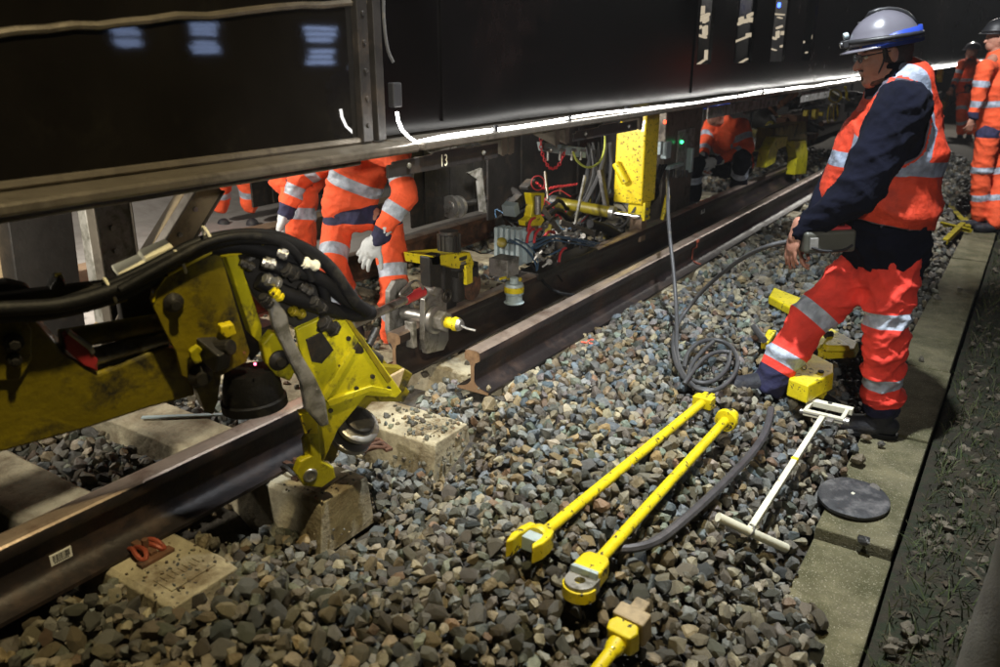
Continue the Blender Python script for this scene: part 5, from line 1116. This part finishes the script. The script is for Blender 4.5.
def boot(t, an, toe_dir, gz_, k=1.0, m='boot', down=0.0, knee=None):
    """work boot standing at height gz_ below ankle an, pointing along toe_dir"""
    f = Vector((toe_dir.x, toe_dir.y, 0)).normalized(); s = Vector((f.y, -f.x, 0)); u = Vector((0, 0, 1)); f = (f+u*down).normalized()
    g = Vector((an.x, an.y, gz_)); b = MB()
    b.cap_(g+u*.05*k-f*.045*k, g+u*.052*k+f*.02*k, .042*k, .045*k, 14); b.cap_(g+u*.045*k+f*.02*k, g+u*.036*k+f*.15*k, .046*k, .038*k, 16, 1.12, s)
    b.cap_(g+u*.04*k+f*.13*k, g+u*.038*k+f*.165*k, .042*k, .036*k, 14, 1.15, s); sh = ((knee-(g+u*.06*k)).normalized() if knee is not None else u); b.cap_(g+u*.06*k-f*.01*k, g+u*.06*k-f*.01*k+sh*.10*k, .048*k, .05*k, 14)
    me = remeshed(b, .007, 4, 'boot'); c = co_of(me); fl = g.z+.012; c[:, 2] = np.where(c[:, 2] < fl, fl, c[:, 2]) if abs(down) < .01 else c[:, 2]; set_co(me, c)
    o = link('boot', me, M_[m], t, smooth='full')
    # sole
    sb = MB(); out = [(-.088, 0), (-.08, .032), (-.04, .04), (.02, .036), (.08, .046), (.14, .046), (.185, .03), (.2, 0)]; out = out+[(x, -y) for x, y in out[-2:0:-1]]
    P = [g+f*x*k+s*y*k+u*.0 for x, y in out]; sb.prism(P, u*.022*k); sb.build('sole', M_['rubber'], o, bevel=.004)
    return o
def dirv(px, py):                                            # horizontal-ish direction in picture terms: px right, py up
    return rv*px+Vector((0, 0, 1))*py

# ---------------------------------------------------------------- the standing worker with glasses
D0 = 3.47
an_f = PG(785, 386, 0); an_r = PZ(880, 424, -.30)
L_, R_ = 3.38, 3.57                                          # his left side is nearer the camera
J = dict(hipN=PH(893, 262, L_+.02), knN=PH(885, 338, L_), anN=PH(881, 402, L_+.05), hipF=PH(868, 262, R_-.03), knF=PH(806, 325, R_-.05), anF=PH(772, 378, 3.47),
         pel=PH(885, 245, D0), waist=PH(888, 205, D0), chest=PH(892, 150, D0), neck=PH(893, 88, D0), shN=PH(899, 110, L_-.10), shF=PH(885, 110, R_+.1),
         elN=PH(858, 192, L_-.13), wrN=PH(800, 232, L_-.02), elF=PH(835, 190, R_+.05), wrF=PH(806, 236, R_-.1))
man = thing('person', Vector((an_r.x-.2, an_r.y-.15, -.30)), 'standing worker in white helmet, glasses and orange vest holding a black cabled controller', 'person')
face = -rv; upz = Vector((0, 0, 1))
hc = PH(884, 52, D0-.02)                                     # skull centre
fd = (face*.97+upz*-.22+hv*.10).normalized(); hs = fd.cross(upz).normalized(); hu = hs.cross(fd)
def HD(f, u, s=0): return hc+fd*f+hu*u+hs*s
b = MB(); Mh = Matrix((fd, hs, hu)).transposed()
b.ell(HD(-.005, .02), (.098, .076, .095), Mh, 24, 16); b.ell(HD(.035, -.035), (.062, .058, .075), Mh, 20, 12)          # skull, face
b.cap_(HD(.05, -.085), HD(.062, -.098), .040, .034, 16, 1.1, hs); b.cap_(HD(-.01, -.075, .045), HD(.055, -.10, .02), .024, .02, 12); b.cap_(HD(-.01, -.075, -.045), HD(.055, -.10, -.02), .024, .02, 12)
b.cap_(HD(.088, .0), HD(.113, -.038), .009, .0135, 12, 1.1, hs); b.ell(HD(.108, -.042), (.013, .016, .009), Mh)          # nose
b.cap_(HD(.082, .018, .03), HD(.085, .018, -.03), .012, .012, 12)                                                      # brow
b.cap_(HD(.089, -.062, .018), HD(.089, -.062, -.018), .0085, .0085, 10); b.cap_(HD(.086, -.074, .015), HD(.086, -.074, -.015), .009, .009, 10)
for sg in (-1, 1): b.ell(HD(.058, -.03, .035*sg), (.024, .022, .022), Mh); b.ell(HD(-.012, -.012, .079*sg), (.018, .008, .032), Mh); b.ell(HD(-.015, -.03, .076*sg), (.01, .008, .012), Mh)
nk = J['neck']; b.cap_(HD(-.035, -.05), nk, .058, .066, 18)
b.cap_(nk, J['chest'], .07, .10, 16, 1.3, hv); b.cap_(J['chest'], J['pel'], .11, .11, 16, 1.2, hv)                      # body inside the clothes
for a_, e_, r1_, r2_ in (('shN', 'elN', .045, .038), ('elN', 'wrN', .036, .027), ('shF', 'elF', .045, .038), ('elF', 'wrF', .036, .027), ('hipN', 'knN', .07, .05), ('knN', 'anN', .05, .035), ('hipF', 'knF', .07, .05), ('knF', 'anF', .05, .035)): b.cap_(J[a_], J[e_], r1_, r2_, 12)
b.cap_(J['chest']+upz*.1, J['shN'], .05, .05); b.cap_(J['chest']+upz*.1, J['shF'], .05, .05); b.cap_(J['pel'], J['hipN'], .09, .08); b.cap_(J['pel'], J['hipF'], .09, .08)
hd = dirv(-.16, -.98)
hand_mb(b, J['wrN']+dirv(-.015, -.008), hd, dirv(.9, -.35)+hv*.25, .185, .32, .03, -1)
hand_mb(b, J['wrF'], dirv(-.2, -.9)+hv*-.1, dirv(.8, -.3)-hv*.3, .185, .6, .08, 1)
me = remeshed(b, .0046, 3, 'body'); body = link('body', me, [M_['skin']], man, smooth='full')
# beard, hair, eyes
b = MB(); b.cap_(HD(.062, -.096), HD(.078, -.088), .030, .02, 14, 1.1, hs); b.cap_(HD(.02, -.098, .038), HD(.06, -.105, .018), .017, .02, 12); b.cap_(HD(.02, -.098, -.038), HD(.06, -.105, -.018), .017, .02, 12); b.cap_(HD(.094, -.054, .02), HD(.094, -.054, -.02), .006, .006, 8)
M_['beard'] = mat('short_brown_beard', (.10, .055, .035), .8, 0, .5, 120, .7, 200)
me = remeshed(b, .005, 2, 'beard'); link('beard', me, M_['beard'], man, smooth='full')
b = MB(); b.ell(HD(-.028, .0), (.086, .079, .075), Mh, 20, 12); b.ell(HD(-.055, -.035), (.05, .062, .05), Mh); b.cap_(HD(.022, .01, .074), HD(.018, -.035, .070), .010, .006); b.cap_(HD(.022, .01, -.074), HD(.018, -.035, -.070), .010, .006)
me = remeshed(b, .006, 2, 'hair'); link('hair', me, M_['hair'], man, smooth='full')
for sg in (-1, 1):
    b = MB(); b.ell(HD(.081, -.002, .031*sg), (.0105, .0125, .008), Mh, 12, 8); b.build('eye', M_['cream'], man, smooth='full')
# glasses
b = MB()
for sg in (-1, 1):
    fr = [HD(.103, -.004+.016*math.sin(a), sg*.031+.025*math.cos(a)) for a in [math.tau*k/20 for k in range(20)]]; b.tube(fr, .0022, 6, True); b.tube([HD(.102, .006, sg*.056), HD(.06, .006, sg*.074), HD(-.02, .004, sg*.082)], .0024, 6)
b.tube([HD(.104, .002, -.007), HD(.106, .004, 0), HD(.104, .002, .007)], .002, 6); gl = b.build('glasses', M_['black'], man, smooth='full'); gl['kind'] = 'part'
del gl['kind']
for sg in (-1, 1): b = MB(); b.prism([HD(.103, -.004+.015*math.sin(a), sg*.031+.024*math.cos(a)) for a in [math.tau*k/20 for k in range(20)]], fd*.0012); b.build('lens', M_['lens'], gl)
# helmet
def helm(parent, C, f, s, u, k=1.0, m='helmet', strapm='black', band=True, voxel=None):
    Mx = Matrix((f, s, u)).transposed(); P = lambda x, z, y=0: C+(f*x+u*z*.97+s*y)*k
    b = MB(); rings = []; n = 40
    for j in range(12):
        th = math.radians(2+86*j/11); zz = math.cos(th); rr_ = math.sin(th); flare = 1+.05*max(0, j-9)
        rings.append([P(.142*rr_*math.cos(a)*flare*(1.02 if math.cos(a) > 0 else 1.0)-.006, .128*zz+.022-.010*(1-math.cos(a))*(j/11)*(1 if math.cos(a) < 0 else .0), .108*rr_*math.sin(a)*flare) for a in [math.tau*i/n for i in range(n)]])
    inner = [[C+(p-C)*.955 for p in r] for r in reversed(rings)]
    b.loft(rings+inner); h = b.build('helmet', M_[m], parent, smooth='full')
    b = MB(); out = []                                      # visor brim
    for i in range(15):
        a = math.radians(-72+144*i/14); out.append((math.cos(a), math.sin(a)))
    P1 = [P(.143*cx-.004, .020-.0, .112*sy) for cx, sy in out]; P2 = [P(.143*cx+.036*max(0, cx)**1.5-.002, .008, .116*sy) for cx, sy in out]
    b.add(P1+P2+[p-u*.005*k for p in P1]+[p-u*.005*k for p in P2], [(i, i+1, 15+i+1, 15+i) for i in range(14)]+[(30+i+1, 30+i, 45+i, 45+i+1) for i in range(14)]+[(15+i, 15+i+1, 45+i+1, 45+i) for i in range(14)]+[(i+1, i, 30+i, 30+i+1) for i in range(14)])
    b.build('brim', M_[m], h, smooth='full')
    if band:
        b = MB(); rr1 = []; 
        for z0, z1, e in ((.008, .034, 1.02),):
            lo = []; hi = []
            for i in range(22):
                a = math.radians(38+284*i/21); q = 1+.0; up_ = .052 if math.cos(a) < -.1 else .018+.034*max(0, (.79-math.cos(a))/.89)
                lo.append(P(.148*math.cos(a)-.008, .006-.008*(1-math.cos(a)), .115*math.sin(a))); hi.append(P(.1445*math.cos(a)*math.cos(up_*3)-.008, .006+up_, .112*math.sin(a)*math.cos(up_*2.4)))
            b.add(lo+hi, [(i, i+1, 22+i+1, 22+i) for i in range(21)]); o = b.build('blue_edge', M_['helmet_blue'], h, smooth='full'); so = o.modifiers.new('s', 'SOLIDIFY'); so.thickness = .004; so.offset = 1
        b = MB()
        for sg in (-1, 1):
            b.tube([P(.146*math.cos(a)-.006, .036+.012*math.cos(a*1.0), sg*.114*math.sin(a)*1.0) for a in [math.radians(q) for q in range(0, 181, 12)]], .011*k, 6)
        b.tube([P(.148*math.cos(a)-.0, .03+.124*math.sin(a), 0.022) for a in [math.radians(q) for q in range(165, 60, -15)]]+[P(.04, .135, .05), P(.03, .10, .09), P(.0, .045, .115)], .010*k, 6); b.build('strap', M_[strapm], h, smooth='full')
        for q in (0, 1, 2):
            b = MB(); b.tube([P(.08-.05*q, .118-.012*q, .055+.02*q), P(.03-.05*q, .12-.015*q, .066+.018*q), P(-.02-.04*q, .105-.015*q, .072+.018*q)], .004, 6, smooth=1); b.build('vent', M_['ink'], h, smooth='full')
        b = MB(); b.box(P(.152, .045), (.03*k, .045*k, .03*k), Mx); b.cyl(P(.162, .045), P(.176, .042), .013*k, n=16); b.build('head_lamp', M_['black'], h, bevel=.003)
        b = MB(); b.cyl(P(.130, .078, .03), P(.150, .076, .03), .014*k, n=14); b.build('sensor', M_['bluegrey'], h, bevel=.002)
        b = MB()
        for sg in (-1, 1): b.tube([P(.02, .01, sg*.085), P(.025, -.05, sg*.078), P(.045, -.105, sg*.05), P(.055, -.135, sg*.01)], .004*k, 6, smooth=1)
        b.build('chin_strap', M_[strapm], h, smooth='full')
    return h
helm(man, HD(.0, .022), fd, hs, hu, .95)
# dark fleece jacket
ch, pe, wa = J['chest'], J['pel'], J['waist']
b = MB()
b.cap_(HD(-.03, -.095), nk-upz*.03, .082, .105, 20); b.cap_(nk+rv*.015-upz*.05, ch, .11, .17, 20, 1.2, hv); b.cap_(ch, wa-rv*.015, .175, .185, 20, 1.15, hv); b.cap_(wa-rv*.01, pe+upz*.0, .185, .17, 20, 1.15, hv); b.cap_(pe+rv*.02, PH(893, 268, D0), .165, .125, 18, 1.2, hv)
for sA, eA, wA, r_ in (('shN', 'elN', 'wrN', 1), ('shF', 'elF', 'wrF', 1)):
    b.cap_(J[sA]+rv*.01, J[eA], .118, .098, 18); b.cap_(J[eA], lerp(J[eA], J[wA], .95), .096, .055, 18); b.cap_(lerp(ch, nk, .55), J[sA], .09, .098, 16)
garment('jacket', b, .009, 'navy', man, 4, .018, 17, 4)
# orange vest over it, with arm openings cut out and reflective tape
b = MB(); vo = .020
b.cap_(nk+rv*.03-upz*.0, ch, .125, .18+vo, 20, 1.25, hv); b.cap_(PH(868, 138, D0+.06), PH(848, 196, D0+.08), .12, .13, 18, 1.3, hv); b.cap_(ch, wa-rv*.012, .176+vo, .19+vo, 22, 1.15, hv); b.cap_(wa-rv*.012, PH(888, 212, D0), .19+vo, .175+vo, 20, 1.15, hv)
for s_ in ('shN', 'shF'): b.cap_(lerp(ch, nk, .62), lerp(lerp(ch, nk, .55), J[s_], .72), .085+vo, .080+vo, 16)
me = remeshed(b, .009, 5, 'vest'); c = co_of(me); n = no_of(me)
hn = np.array(hv); r3 = np.array(rv); z3 = np.array((0, 0, 1.))
sN, sF = np.array(J['shN']), np.array(J['shF'])
def arm_d(c):
    out = np.full(len(c), 9.)
    for s_, e_, sg in ((J['shN'], J['elN'], -1), (J['shF'], J['elF'], 1)):
        q = c-np.array(s_+rv*.012-upz*.045); side = (q@hn)*sg; x = q@r3; z = q@z3; e = np.sqrt((x/.105)**2+(z/.150)**2)-1; out = np.minimum(out, np.where(side > -.085, e*.1, 9.))
    return out
hem = (c-np.array(PH(888, 221, D0)))@z3+.13*((c-np.array(PH(888, 221, D0)))@r3)
nkd = (c-np.array(nk+upz*.005-rv*.01)); neckcut = np.linalg.norm(nkd*np.array((1, 1, 1.0)), axis=1)-.098
fx = (c-np.array(ch))
keep = np.minimum(np.minimum(arm_d(c), hem), neckcut)
bm = bmesh.new(); bm.from_mesh(me); bm.verts.ensure_lookup_table(); bmesh.ops.delete(bm, geom=[v for v, k in zip(bm.verts[:], keep) if k < 0], context='VERTS')
for _ in range(8):
    bv = [v for v in bm.verts if v.is_boundary]; nw = {}
    for v in bv:
        nb = [e.other_vert(v) for e in v.link_edges if e.is_boundary]
        if len(nb) == 2: nw[v] = v.co*.4+(nb[0].co+nb[1].co)*.3
    for v, q in nw.items(): v.co = q
bm.to_mesh(me); bm.free(); c = co_of(me); n = no_of(me)
def vest_band(c):
    z0 = np.array(PH(910, 163, D0)); q = c-z0; tz = q@z3-.0*(q@r3)
    b1 = np.abs(tz+.10*(q@r3)*-.35+.025*np.sin(q@r3*5))-.031                              # band round the chest
    out = b1
    for s_, sg in ((J['shN'], -1), (J['shF'], 1)):                                        # two bands over each shoulder, down front and back
        for fxo in (1,):
            e = (c-np.array(s_+rv*.012-upz*.045)); x = e@r3; z = e@z3; rr_ = np.sqrt((x/.128)**2+(z/.195)**2)
            out = np.minimum(out, np.where((z > -.21) & ((e@hn)*sg > -.16), np.abs(rr_-1)*.14-.022, 9.))
    return out
bd = vest_band(c); keep2 = np.minimum(np.minimum(arm_d(c), ((c-np.array(PH(888, 221, D0)))@z3+.13*((c-np.array(PH(888, 221, D0)))@r3))), np.linalg.norm(c-np.array(nk+upz*.005-rv*.01), axis=1)-.098)
bd = np.where(keep2 < .012, 9, bd)
c2 = c+n*(folds(c, .014, 12, 8)+folds(c, .004, 38, 9))[:, None]; set_co(me, c2); attr(me, 'band', bd); attr(me, 'trim', keep2-.009)
v = link('vest', me, M_['hv_vest'], man, smooth='full'); so = v.modifiers.new('thick', 'SOLIDIFY'); so.thickness = .005; so.offset = 1
# trousers
b = MB(); b.cap_(pe-upz*.0, PH(882, 272, D0), .15, .14, 20, 1.2, hv)
legs = {}
for h_, k_, a_, w in (('hipN', 'knN', 'anN', 1.0), ('hipF', 'knF', 'anF', 1.0)):
    hh, kk, aa = J[h_], J[k_], J[a_]; b.cap_(hh, kk, .125, .103, 20); b.cap_(kk, aa, .103, .090, 20); b.cap_(lerp(kk, aa, .8), aa, .100, .096, 18); legs[h_] = (hh, kk, aa)
def tb(c):
    o1, d1 = limb_band(c, legs['hipN'], ((0, (legs['hipN'][1]-legs['hipN'][0]).length*.72, .034), (1, (legs['hipN'][2]-legs['hipN'][1]).length*.60, .034)))
    o2, d2 = limb_band(c, legs['hipF'], ((0, (legs['hipF'][1]-legs['hipF'][0]).length*.84, .034), (1, (legs['hipF'][2]-legs['hipF'][1]).length*.62, .030)))
    return np.where(d1 < d2, o1, o2)
def tt(c):
    _, t1 = seg_t(c, legs['hipN'][1], legs['hipN'][2]); d1, _ = seg_t(c, legs['hipN'][1], legs['hipN'][2]); d2, t2 = seg_t(c, legs['hipF'][1], legs['hipF'][2])
    L1 = (legs['hipN'][2]-legs['hipN'][1]).length-.012; L2 = (legs['hipF'][2]-legs['hipF'][1]).length-.04
    return np.where(d1 < d2, L1-t1, L2-t2)
garment('trousers', b, .009, 'hv_red', man, 3, .024, 14, 12, tb, tt, along=(0, 0, 1))
bt = dirv(-1, 0)+hv*.35
boot(man, J['anN']-rv*.0, bt, -.30, 1.12, knee=J['knN']); boot(man, J['anF']-rv*.02, dirv(-1, 0)-hv*.15, float(surf(J['anF'].x, J['anF'].y))-.005, 1.12, knee=J['knF'])
# controller carried at the belly
ctl = thing('hand_controller', PH(823, 239, 3.36), 'black box controller with red top keys held by the standing worker', 'controller')
cc = PH(823, 238, 3.37); Mc = Matrix((rv, hv, upz)).transposed()@Matrix.Rotation(R(-3), 3, 'Y')
b = MB(); b.box(cc, (.215, .17, .095), Mc); M_['olive'] = mat('olive_grey_case', (.075, .075, .06), .5, 0, .2, 12, .1, 60); b.build('case', M_['olive'], ctl, bevel=.014, seg=3)
b = MB(); b.box(cc+dirv(.03, .05), (.12, .13, .02), Mc); b.build('key_panel', M_['red'], ctl, bevel=.006)
for k in range(3): b = MB(); q = cc+dirv(-.03+.045*k, .062)-hv*.03; b.cyl(q, q+upz*.025, .012, .015, n=14); b.build('knob', M_['black'], ctl, smooth='full')
b = MB(); b.box(cc+dirv(-.07, -.005)-hv*.087, (.035, .012, .05), Mc); b.build('side_plate', M_['galv'], ctl, bevel=.003)
b = MB(); b.tube([cc+dirv(-.08, -.02)-hv*.09, cc+dirv(-.03, -.035)-hv*.105, cc+dirv(.06, -.03)-hv*.10, cc+dirv(.09, -.01)-hv*.09], .006, 7, smooth=2); b.build('guard_bar', M_['black'], ctl, smooth='full')

# ---------------------------------------------------------------- generic figure for the other workers
def figure(label, J, top='hv_orange', bottom='hv_orange', voxel=.012, helmet=True, gl=None, tbands=None, jbands=None, wgt=1.0, ground=None, toes=None, vest=False, group=None, facing=None, bands=True, trim_w=True, base=None):
    t = thing('person', base or Vector((J['anN'].x, J['anN'].y, 0)), label, 'person', group)
    f = (facing or -rv).normalized(); s = f.cross(upz).normalized()
    b = MB(); hc = J['head']; Mx = Matrix((f, s, upz)).transposed()
    b.ell(hc, (.098, .078, .115), Mx, 20, 12); b.ell(hc+f*.04-upz*.06, (.055, .05, .06), Mx); b.cap_(hc+f*.09-upz*.005, hc+f*.108-upz*.035, .010, .014); 
    for sg in (-1, 1): b.ell(hc+s*sg*.08-upz*.02, (.016, .008, .03), Mx)
    b.cap_(hc-upz*.08, J['neck'], .055, .06); b.cap_(J['neck'], J['chest'], .07, .09); b.cap_(J['chest'], J['pel'], .09, .07); 
    for a_, e_, q1, q2 in (('shN', 'elN', .045, .038), ('elN', 'wrN', .036, .027), ('shF', 'elF', .045, .038), ('elF', 'wrF', .036, .027), ('hipN', 'knN', .05, .045), ('knN', 'anN', .045, .035), ('hipF', 'knF', .05, .045), ('knF', 'anF', .045, .035), ('neck', 'shN', .05, .05), ('neck', 'shF', .05, .05), ('pel', 'hipN', .06, .06), ('pel', 'hipF', .06, .06)): b.cap_(J[a_], J[e_], q1, q2, 12)
    hm = 'skin'
    for w_, e_, sg in (('wrN', 'elN', 1), ('wrF', 'elF', -1)): hand_mb(b, J[w_], (J.get('h'+w_[-1]) or (J[w_]-J[e_])), J.get('p'+w_[-1]) or s*sg, .185, .5, .12, sg)
    me = remeshed(b, .006, 2, 'body'); link('body', me, M_['skin'], t, smooth='full')
    if helmet: helm(t, hc+upz*.03, f, s, upz, 1.0, helmet if isinstance(helmet, str) else 'helmet', band=False)
    b = MB(); w = wgt
    b.cap_(J['neck'], J['chest'], .09, .155*w, 18, 1.25, s); b.cap_(J['chest'], J['pel'], .16*w, .155*w, 18, 1.2, s)
    for sA, eA, wA in (('shN', 'elN', 'wrN'), ('shF', 'elF', 'wrF')): b.cap_(J[sA], J[eA], .085*min(1, w+.12), .07*min(1, w+.12), 16); b.cap_(J[eA], lerp(J[eA], J[wA], .95), .070*min(1, w+.12), .048, 16); b.cap_(lerp(J['chest'], J['neck'], .6), J[sA], .08, .085, 14)
    def jb(c):
        out = np.full(len(c), 9.)
        A = [limb_band(c, (J[x], J[y], J[z]), ((0, (J[y]-J[x]).length*.55, .030), (1, (J[z]-J[y]).length*.35, .030))) for x, y, z in (('shN', 'elN', 'wrN'), ('shF', 'elF', 'wrF'))]
        dT, tT = seg_t(c, J['neck'], J['pel']); L = (J['pel']-J['neck']).length; bt_ = np.abs(tT-L*.62)-.030
        d0 = dT-.10; o = np.where(A[0][1] < np.minimum(A[1][1], d0), A[0][0], np.where(A[1][1] < d0, A[1][0], bt_)); return o
    def jt(c):
        o = np.full(len(c), 9.)
        for e_, w_ in (('elN', 'wrN'), ('elF', 'wrF')):
            d, tt_ = seg_t(c, J[e_], J[w_]); o = np.minimum(o, np.where(d < .09, (J[w_]-J[e_]).length-.055-tt_, 9.))
        return o
    garment('jacket', b, voxel, top, t, 4, .014, 17, 5, jb, jt)
    b = MB(); b.cap_(J['pel'], lerp(J['hipN'], J['hipF'], .5)+upz*.04, .14*w, .12*w, 18, 1.3, s)
    for h_, k_, a_ in (('hipN', 'knN', 'anN'), ('hipF', 'knF', 'anF')): b.cap_(J[h_], J[k_], .115*w, .092*min(1, w+.12), 16); b.cap_(J[k_], J[a_], .092*min(1, w+.12), .082, 16)
    def pb(c):
        A = [limb_band(c, (J[x], J[y], J[z]), ((0, (J[y]-J[x]).length*.8, .032), (1, (J[z]-J[y]).length*.5, .032))) for x, y, z in (('hipN', 'knN', 'anN'), ('hipF', 'knF', 'anF'))]
        return np.where(A[0][1] < A[1][1], A[0][0], A[1][0])
    def pt(c):
        d, tt_ = seg_t(c, J['pel'], lerp(J['hipN'], J['hipF'], .5)); return (.03-(-tt_)) if False else (np.array(J['pel'])[2]-.06-c[:, 2])*1.0
    garment('trousers', b, voxel, bottom, t, 4, .016, 15, 6, pb, pt if trim_w else None)
    for a_, k in (('anN', 0), ('anF', 1)): boot(t, J[a_], (toes[k] if toes else f), (ground[k] if ground else 0), 1.05, knee=J['kn'+a_[-1]])
    if gl:
        for w_, e_, sg in (('wrN', 'elN', 1), ('wrF', 'elF', -1)):
            b = MB(); hand_mb(b, J[w_], (J.get('h'+w_[-1]) or (J[w_]-J[e_])), J.get('p'+w_[-1]) or s*sg, .20, .42, .2, sg, 1.22); d_ = (J[w_]-J[e_]).normalized()
            b.cap_(J[w_]-d_*.07, J[w_]+(J.get('h'+w_[-1]) or d_).normalized()*.02, .042, .034, 14); me = remeshed(b, .0048, 2, 'glove'); link('glove', me, M_[gl], t, smooth='full')
    return t
# stooping worker with the white glove, head hidden by the beam
DB = 3.92
Jb = dict(head=PH(378, 118, DB+.1)+hv*.1, neck=PH(374, 140, DB+.12), chest=PH(362, 160, DB+.08), pel=PH(348, 208, DB+.12), shN=PH(396, 152, DB-.12), shF=PH(330, 158, DB+.3), elN=PH(405, 195, DB-.22), wrN=PH(377, 240, DB-.28),
          elF=PH(300, 178, DB+.35), wrF=PH(285, 215, DB+.3), hipN=PH(388, 225, DB+.05), knN=PH(394, 282, DB-.05), anN=PH(396, 340, DB+.02), hipF=PH(338, 222, DB+.1), knF=PH(332, 262, DB-.05), anF=PH(352, 318, DB+.22),
          hN=dirv(-.62, -.78), pN=dirv(.3, -.2)+hv*.9)
figure('stooping worker in orange hi-vis with a white glove, head hidden by the beam', Jb, gl='glove', voxel=.009, facing=(rv*.3-hv), ground=(-.03, -.03), base=Vector((-2.75, 3.1, -.03)), wgt=.76)
# worker behind him, only a banded sleeve and leg in view
DC = 4.5
Jc = dict(head=PH(300, 60, DC), neck=PH(298, 95, DC), chest=PH(297, 130, DC), pel=PH(297, 172, DC), shN=PH(318, 110, DC), shF=PH(276, 110, DC), elN=PH(322, 150, DC-.1), wrN=PH(312, 128, DC-.45), elF=PH(270, 150, DC), wrF=PH(282, 128, DC-.45),
          hipN=PH(299, 176, DC-.04), knN=PH(298, 222, DC-.08), anN=PH(298, 275, DC), hipF=PH(300, 176, DC+.15), knF=PH(302, 225, DC+.15), anF=PH(304, 272, DC+.2))
figure('worker standing behind the stooping one, only one orange banded leg showing', Jc, helmet=True, gl='glove', voxel=.014, ground=(-.05, -.05), facing=-hv, base=Vector((-3.3, 3.7, -.05)))
# pair of far legs under the beam
DG = 6.6
Jg = dict(head=PH(238, 70, DG), neck=PH(238, 95, DG), chest=PH(238, 120, DG), pel=PH(236, 150, DG), shN=PH(252, 105, DG), shF=PH(222, 105, DG), elN=PH(256, 130, DG), wrN=PH(254, 150, DG-.1), elF=PH(218, 130, DG), wrF=PH(220, 150, DG-.1),
          hipN=PH(244, 155, DG), knN=PH(247, 178, DG-.1), anN=PH(250, 204, DG), hipF=PH(228, 155, DG), knF=PH(222, 178, DG-.1), anF=PH(220, 205, DG))
figure('distant worker seen only as two orange banded shins under the beam', Jg, voxel=.02, ground=(-.1, -.1), facing=-hv, base=Vector((-5.5, 4.0, -.1)))
# squatting worker beyond the control cabinet
DD = 8.05
Jd = dict(head=PH(716, 112, DD-.1), neck=PH(722, 121, DD), chest=PH(727, 138, DD), pel=PH(737, 163, DD+.1), shN=PH(742, 126, DD-.1), shF=PH(711, 126, DD+.05), elN=PH(748, 147, DD-.2), wrN=PH(716, 162, DD-.35), elF=PH(705, 145, DD-.1), wrF=PH(703, 160, DD-.3),
          hipN=PH(741, 168, DD), knN=PH(742, 158, DD-.45), anN=PH(738, 186, DD-.25), hipF=PH(728, 168, DD+.1), knF=PH(694, 162, DD-.35), anF=PH(693, 196, DD-.3), hN=dirv(-1, -.15), hF=dirv(.3, -1))
figure('squatting worker in orange jacket and navy trousers beside the rails under the beam', Jd, bottom='navy', voxel=.012, ground=(0, -.02), facing=-rv-hv*.6, gl='glove', base=Vector((-2.7, 7.9, 0)), trim_w=False, helmet='helmet_blue')
# worker at the right edge
DE = 8.2
Je = dict(head=PH(997, 38, DE), neck=PH(996, 56, DE), chest=PH(994, 85, DE), pel=PH(991, 130, DE), shN=PH(985, 68, DE-.2), shF=PH(1008, 68, DE+.2), elN=PH(978, 97, DE-.2), wrN=PH(973, 118, DE-.2), elF=PH(1005, 100, DE+.2), wrF=PH(1000, 125, DE+.15),
          hipN=PH(987, 136, DE-.1), knN=PH(981, 178, DE-.1), anN=PH(979, 216, DE-.1), hipF=PH(998, 136, DE+.1), knF=PH(998, 180, DE), anF=PH(996, 222, DE-.25), hN=dirv(-.2, -1))
figure('worker in full orange hi-vis cut off by the right edge, dark glove hanging', Je, voxel=.014, ground=(-.29, -.29), facing=-rv, base=Vector((-.3, 9.4, -.29)), helmet='black')
DF = 15.5
Jf = dict(head=PH(972, 52, DF), neck=PH(971, 60, DF), chest=PH(969, 70, DF), pel=PH(965, 92, DF), shN=PH(962, 64, DF-.2), shF=PH(976, 64, DF), elN=PH(957, 78, DF-.2), wrN=PH(952, 88, DF-.3), elF=PH(975, 78, DF), wrF=PH(968, 88, DF-.2),
          hipN=PH(963, 95, DF), knN=PH(961, 112, DF-.1), anN=PH(961, 132, DF), hipF=PH(969, 95, DF), knF=PH(970, 112, DF), anF=PH(970, 131, DF))
figure('far worker in orange near the hazy yellow machine at upper right', Jf, voxel=.02, ground=(-.25, -.25), facing=-rv, base=Vector((-.9, 17.5, -.25)))
# ---------------------------------------------------------------- light mist round the work site
bm = MB(); bm.box((0, 35, 1.4), (82, 112, 6.0)); hz = bm.build('haze', None); tag(hz, kind='stuff')
hm = bpy.data.materials.new('haze'); hm.use_nodes = True; hn_ = hm.node_tree.nodes; hn_.remove(hn_['Principled BSDF'])
pv = hn_.new('ShaderNodeVolumePrincipled'); pv.inputs['Color'].default_value = (.9, .93, 1, 1); pv.inputs['Density'].default_value = .0012; pv.inputs['Anisotropy'].default_value = .2
hm.node_tree.links.new(pv.outputs[0], hn_['Material Output'].inputs['Volume']); hz.data.materials.append(hm)
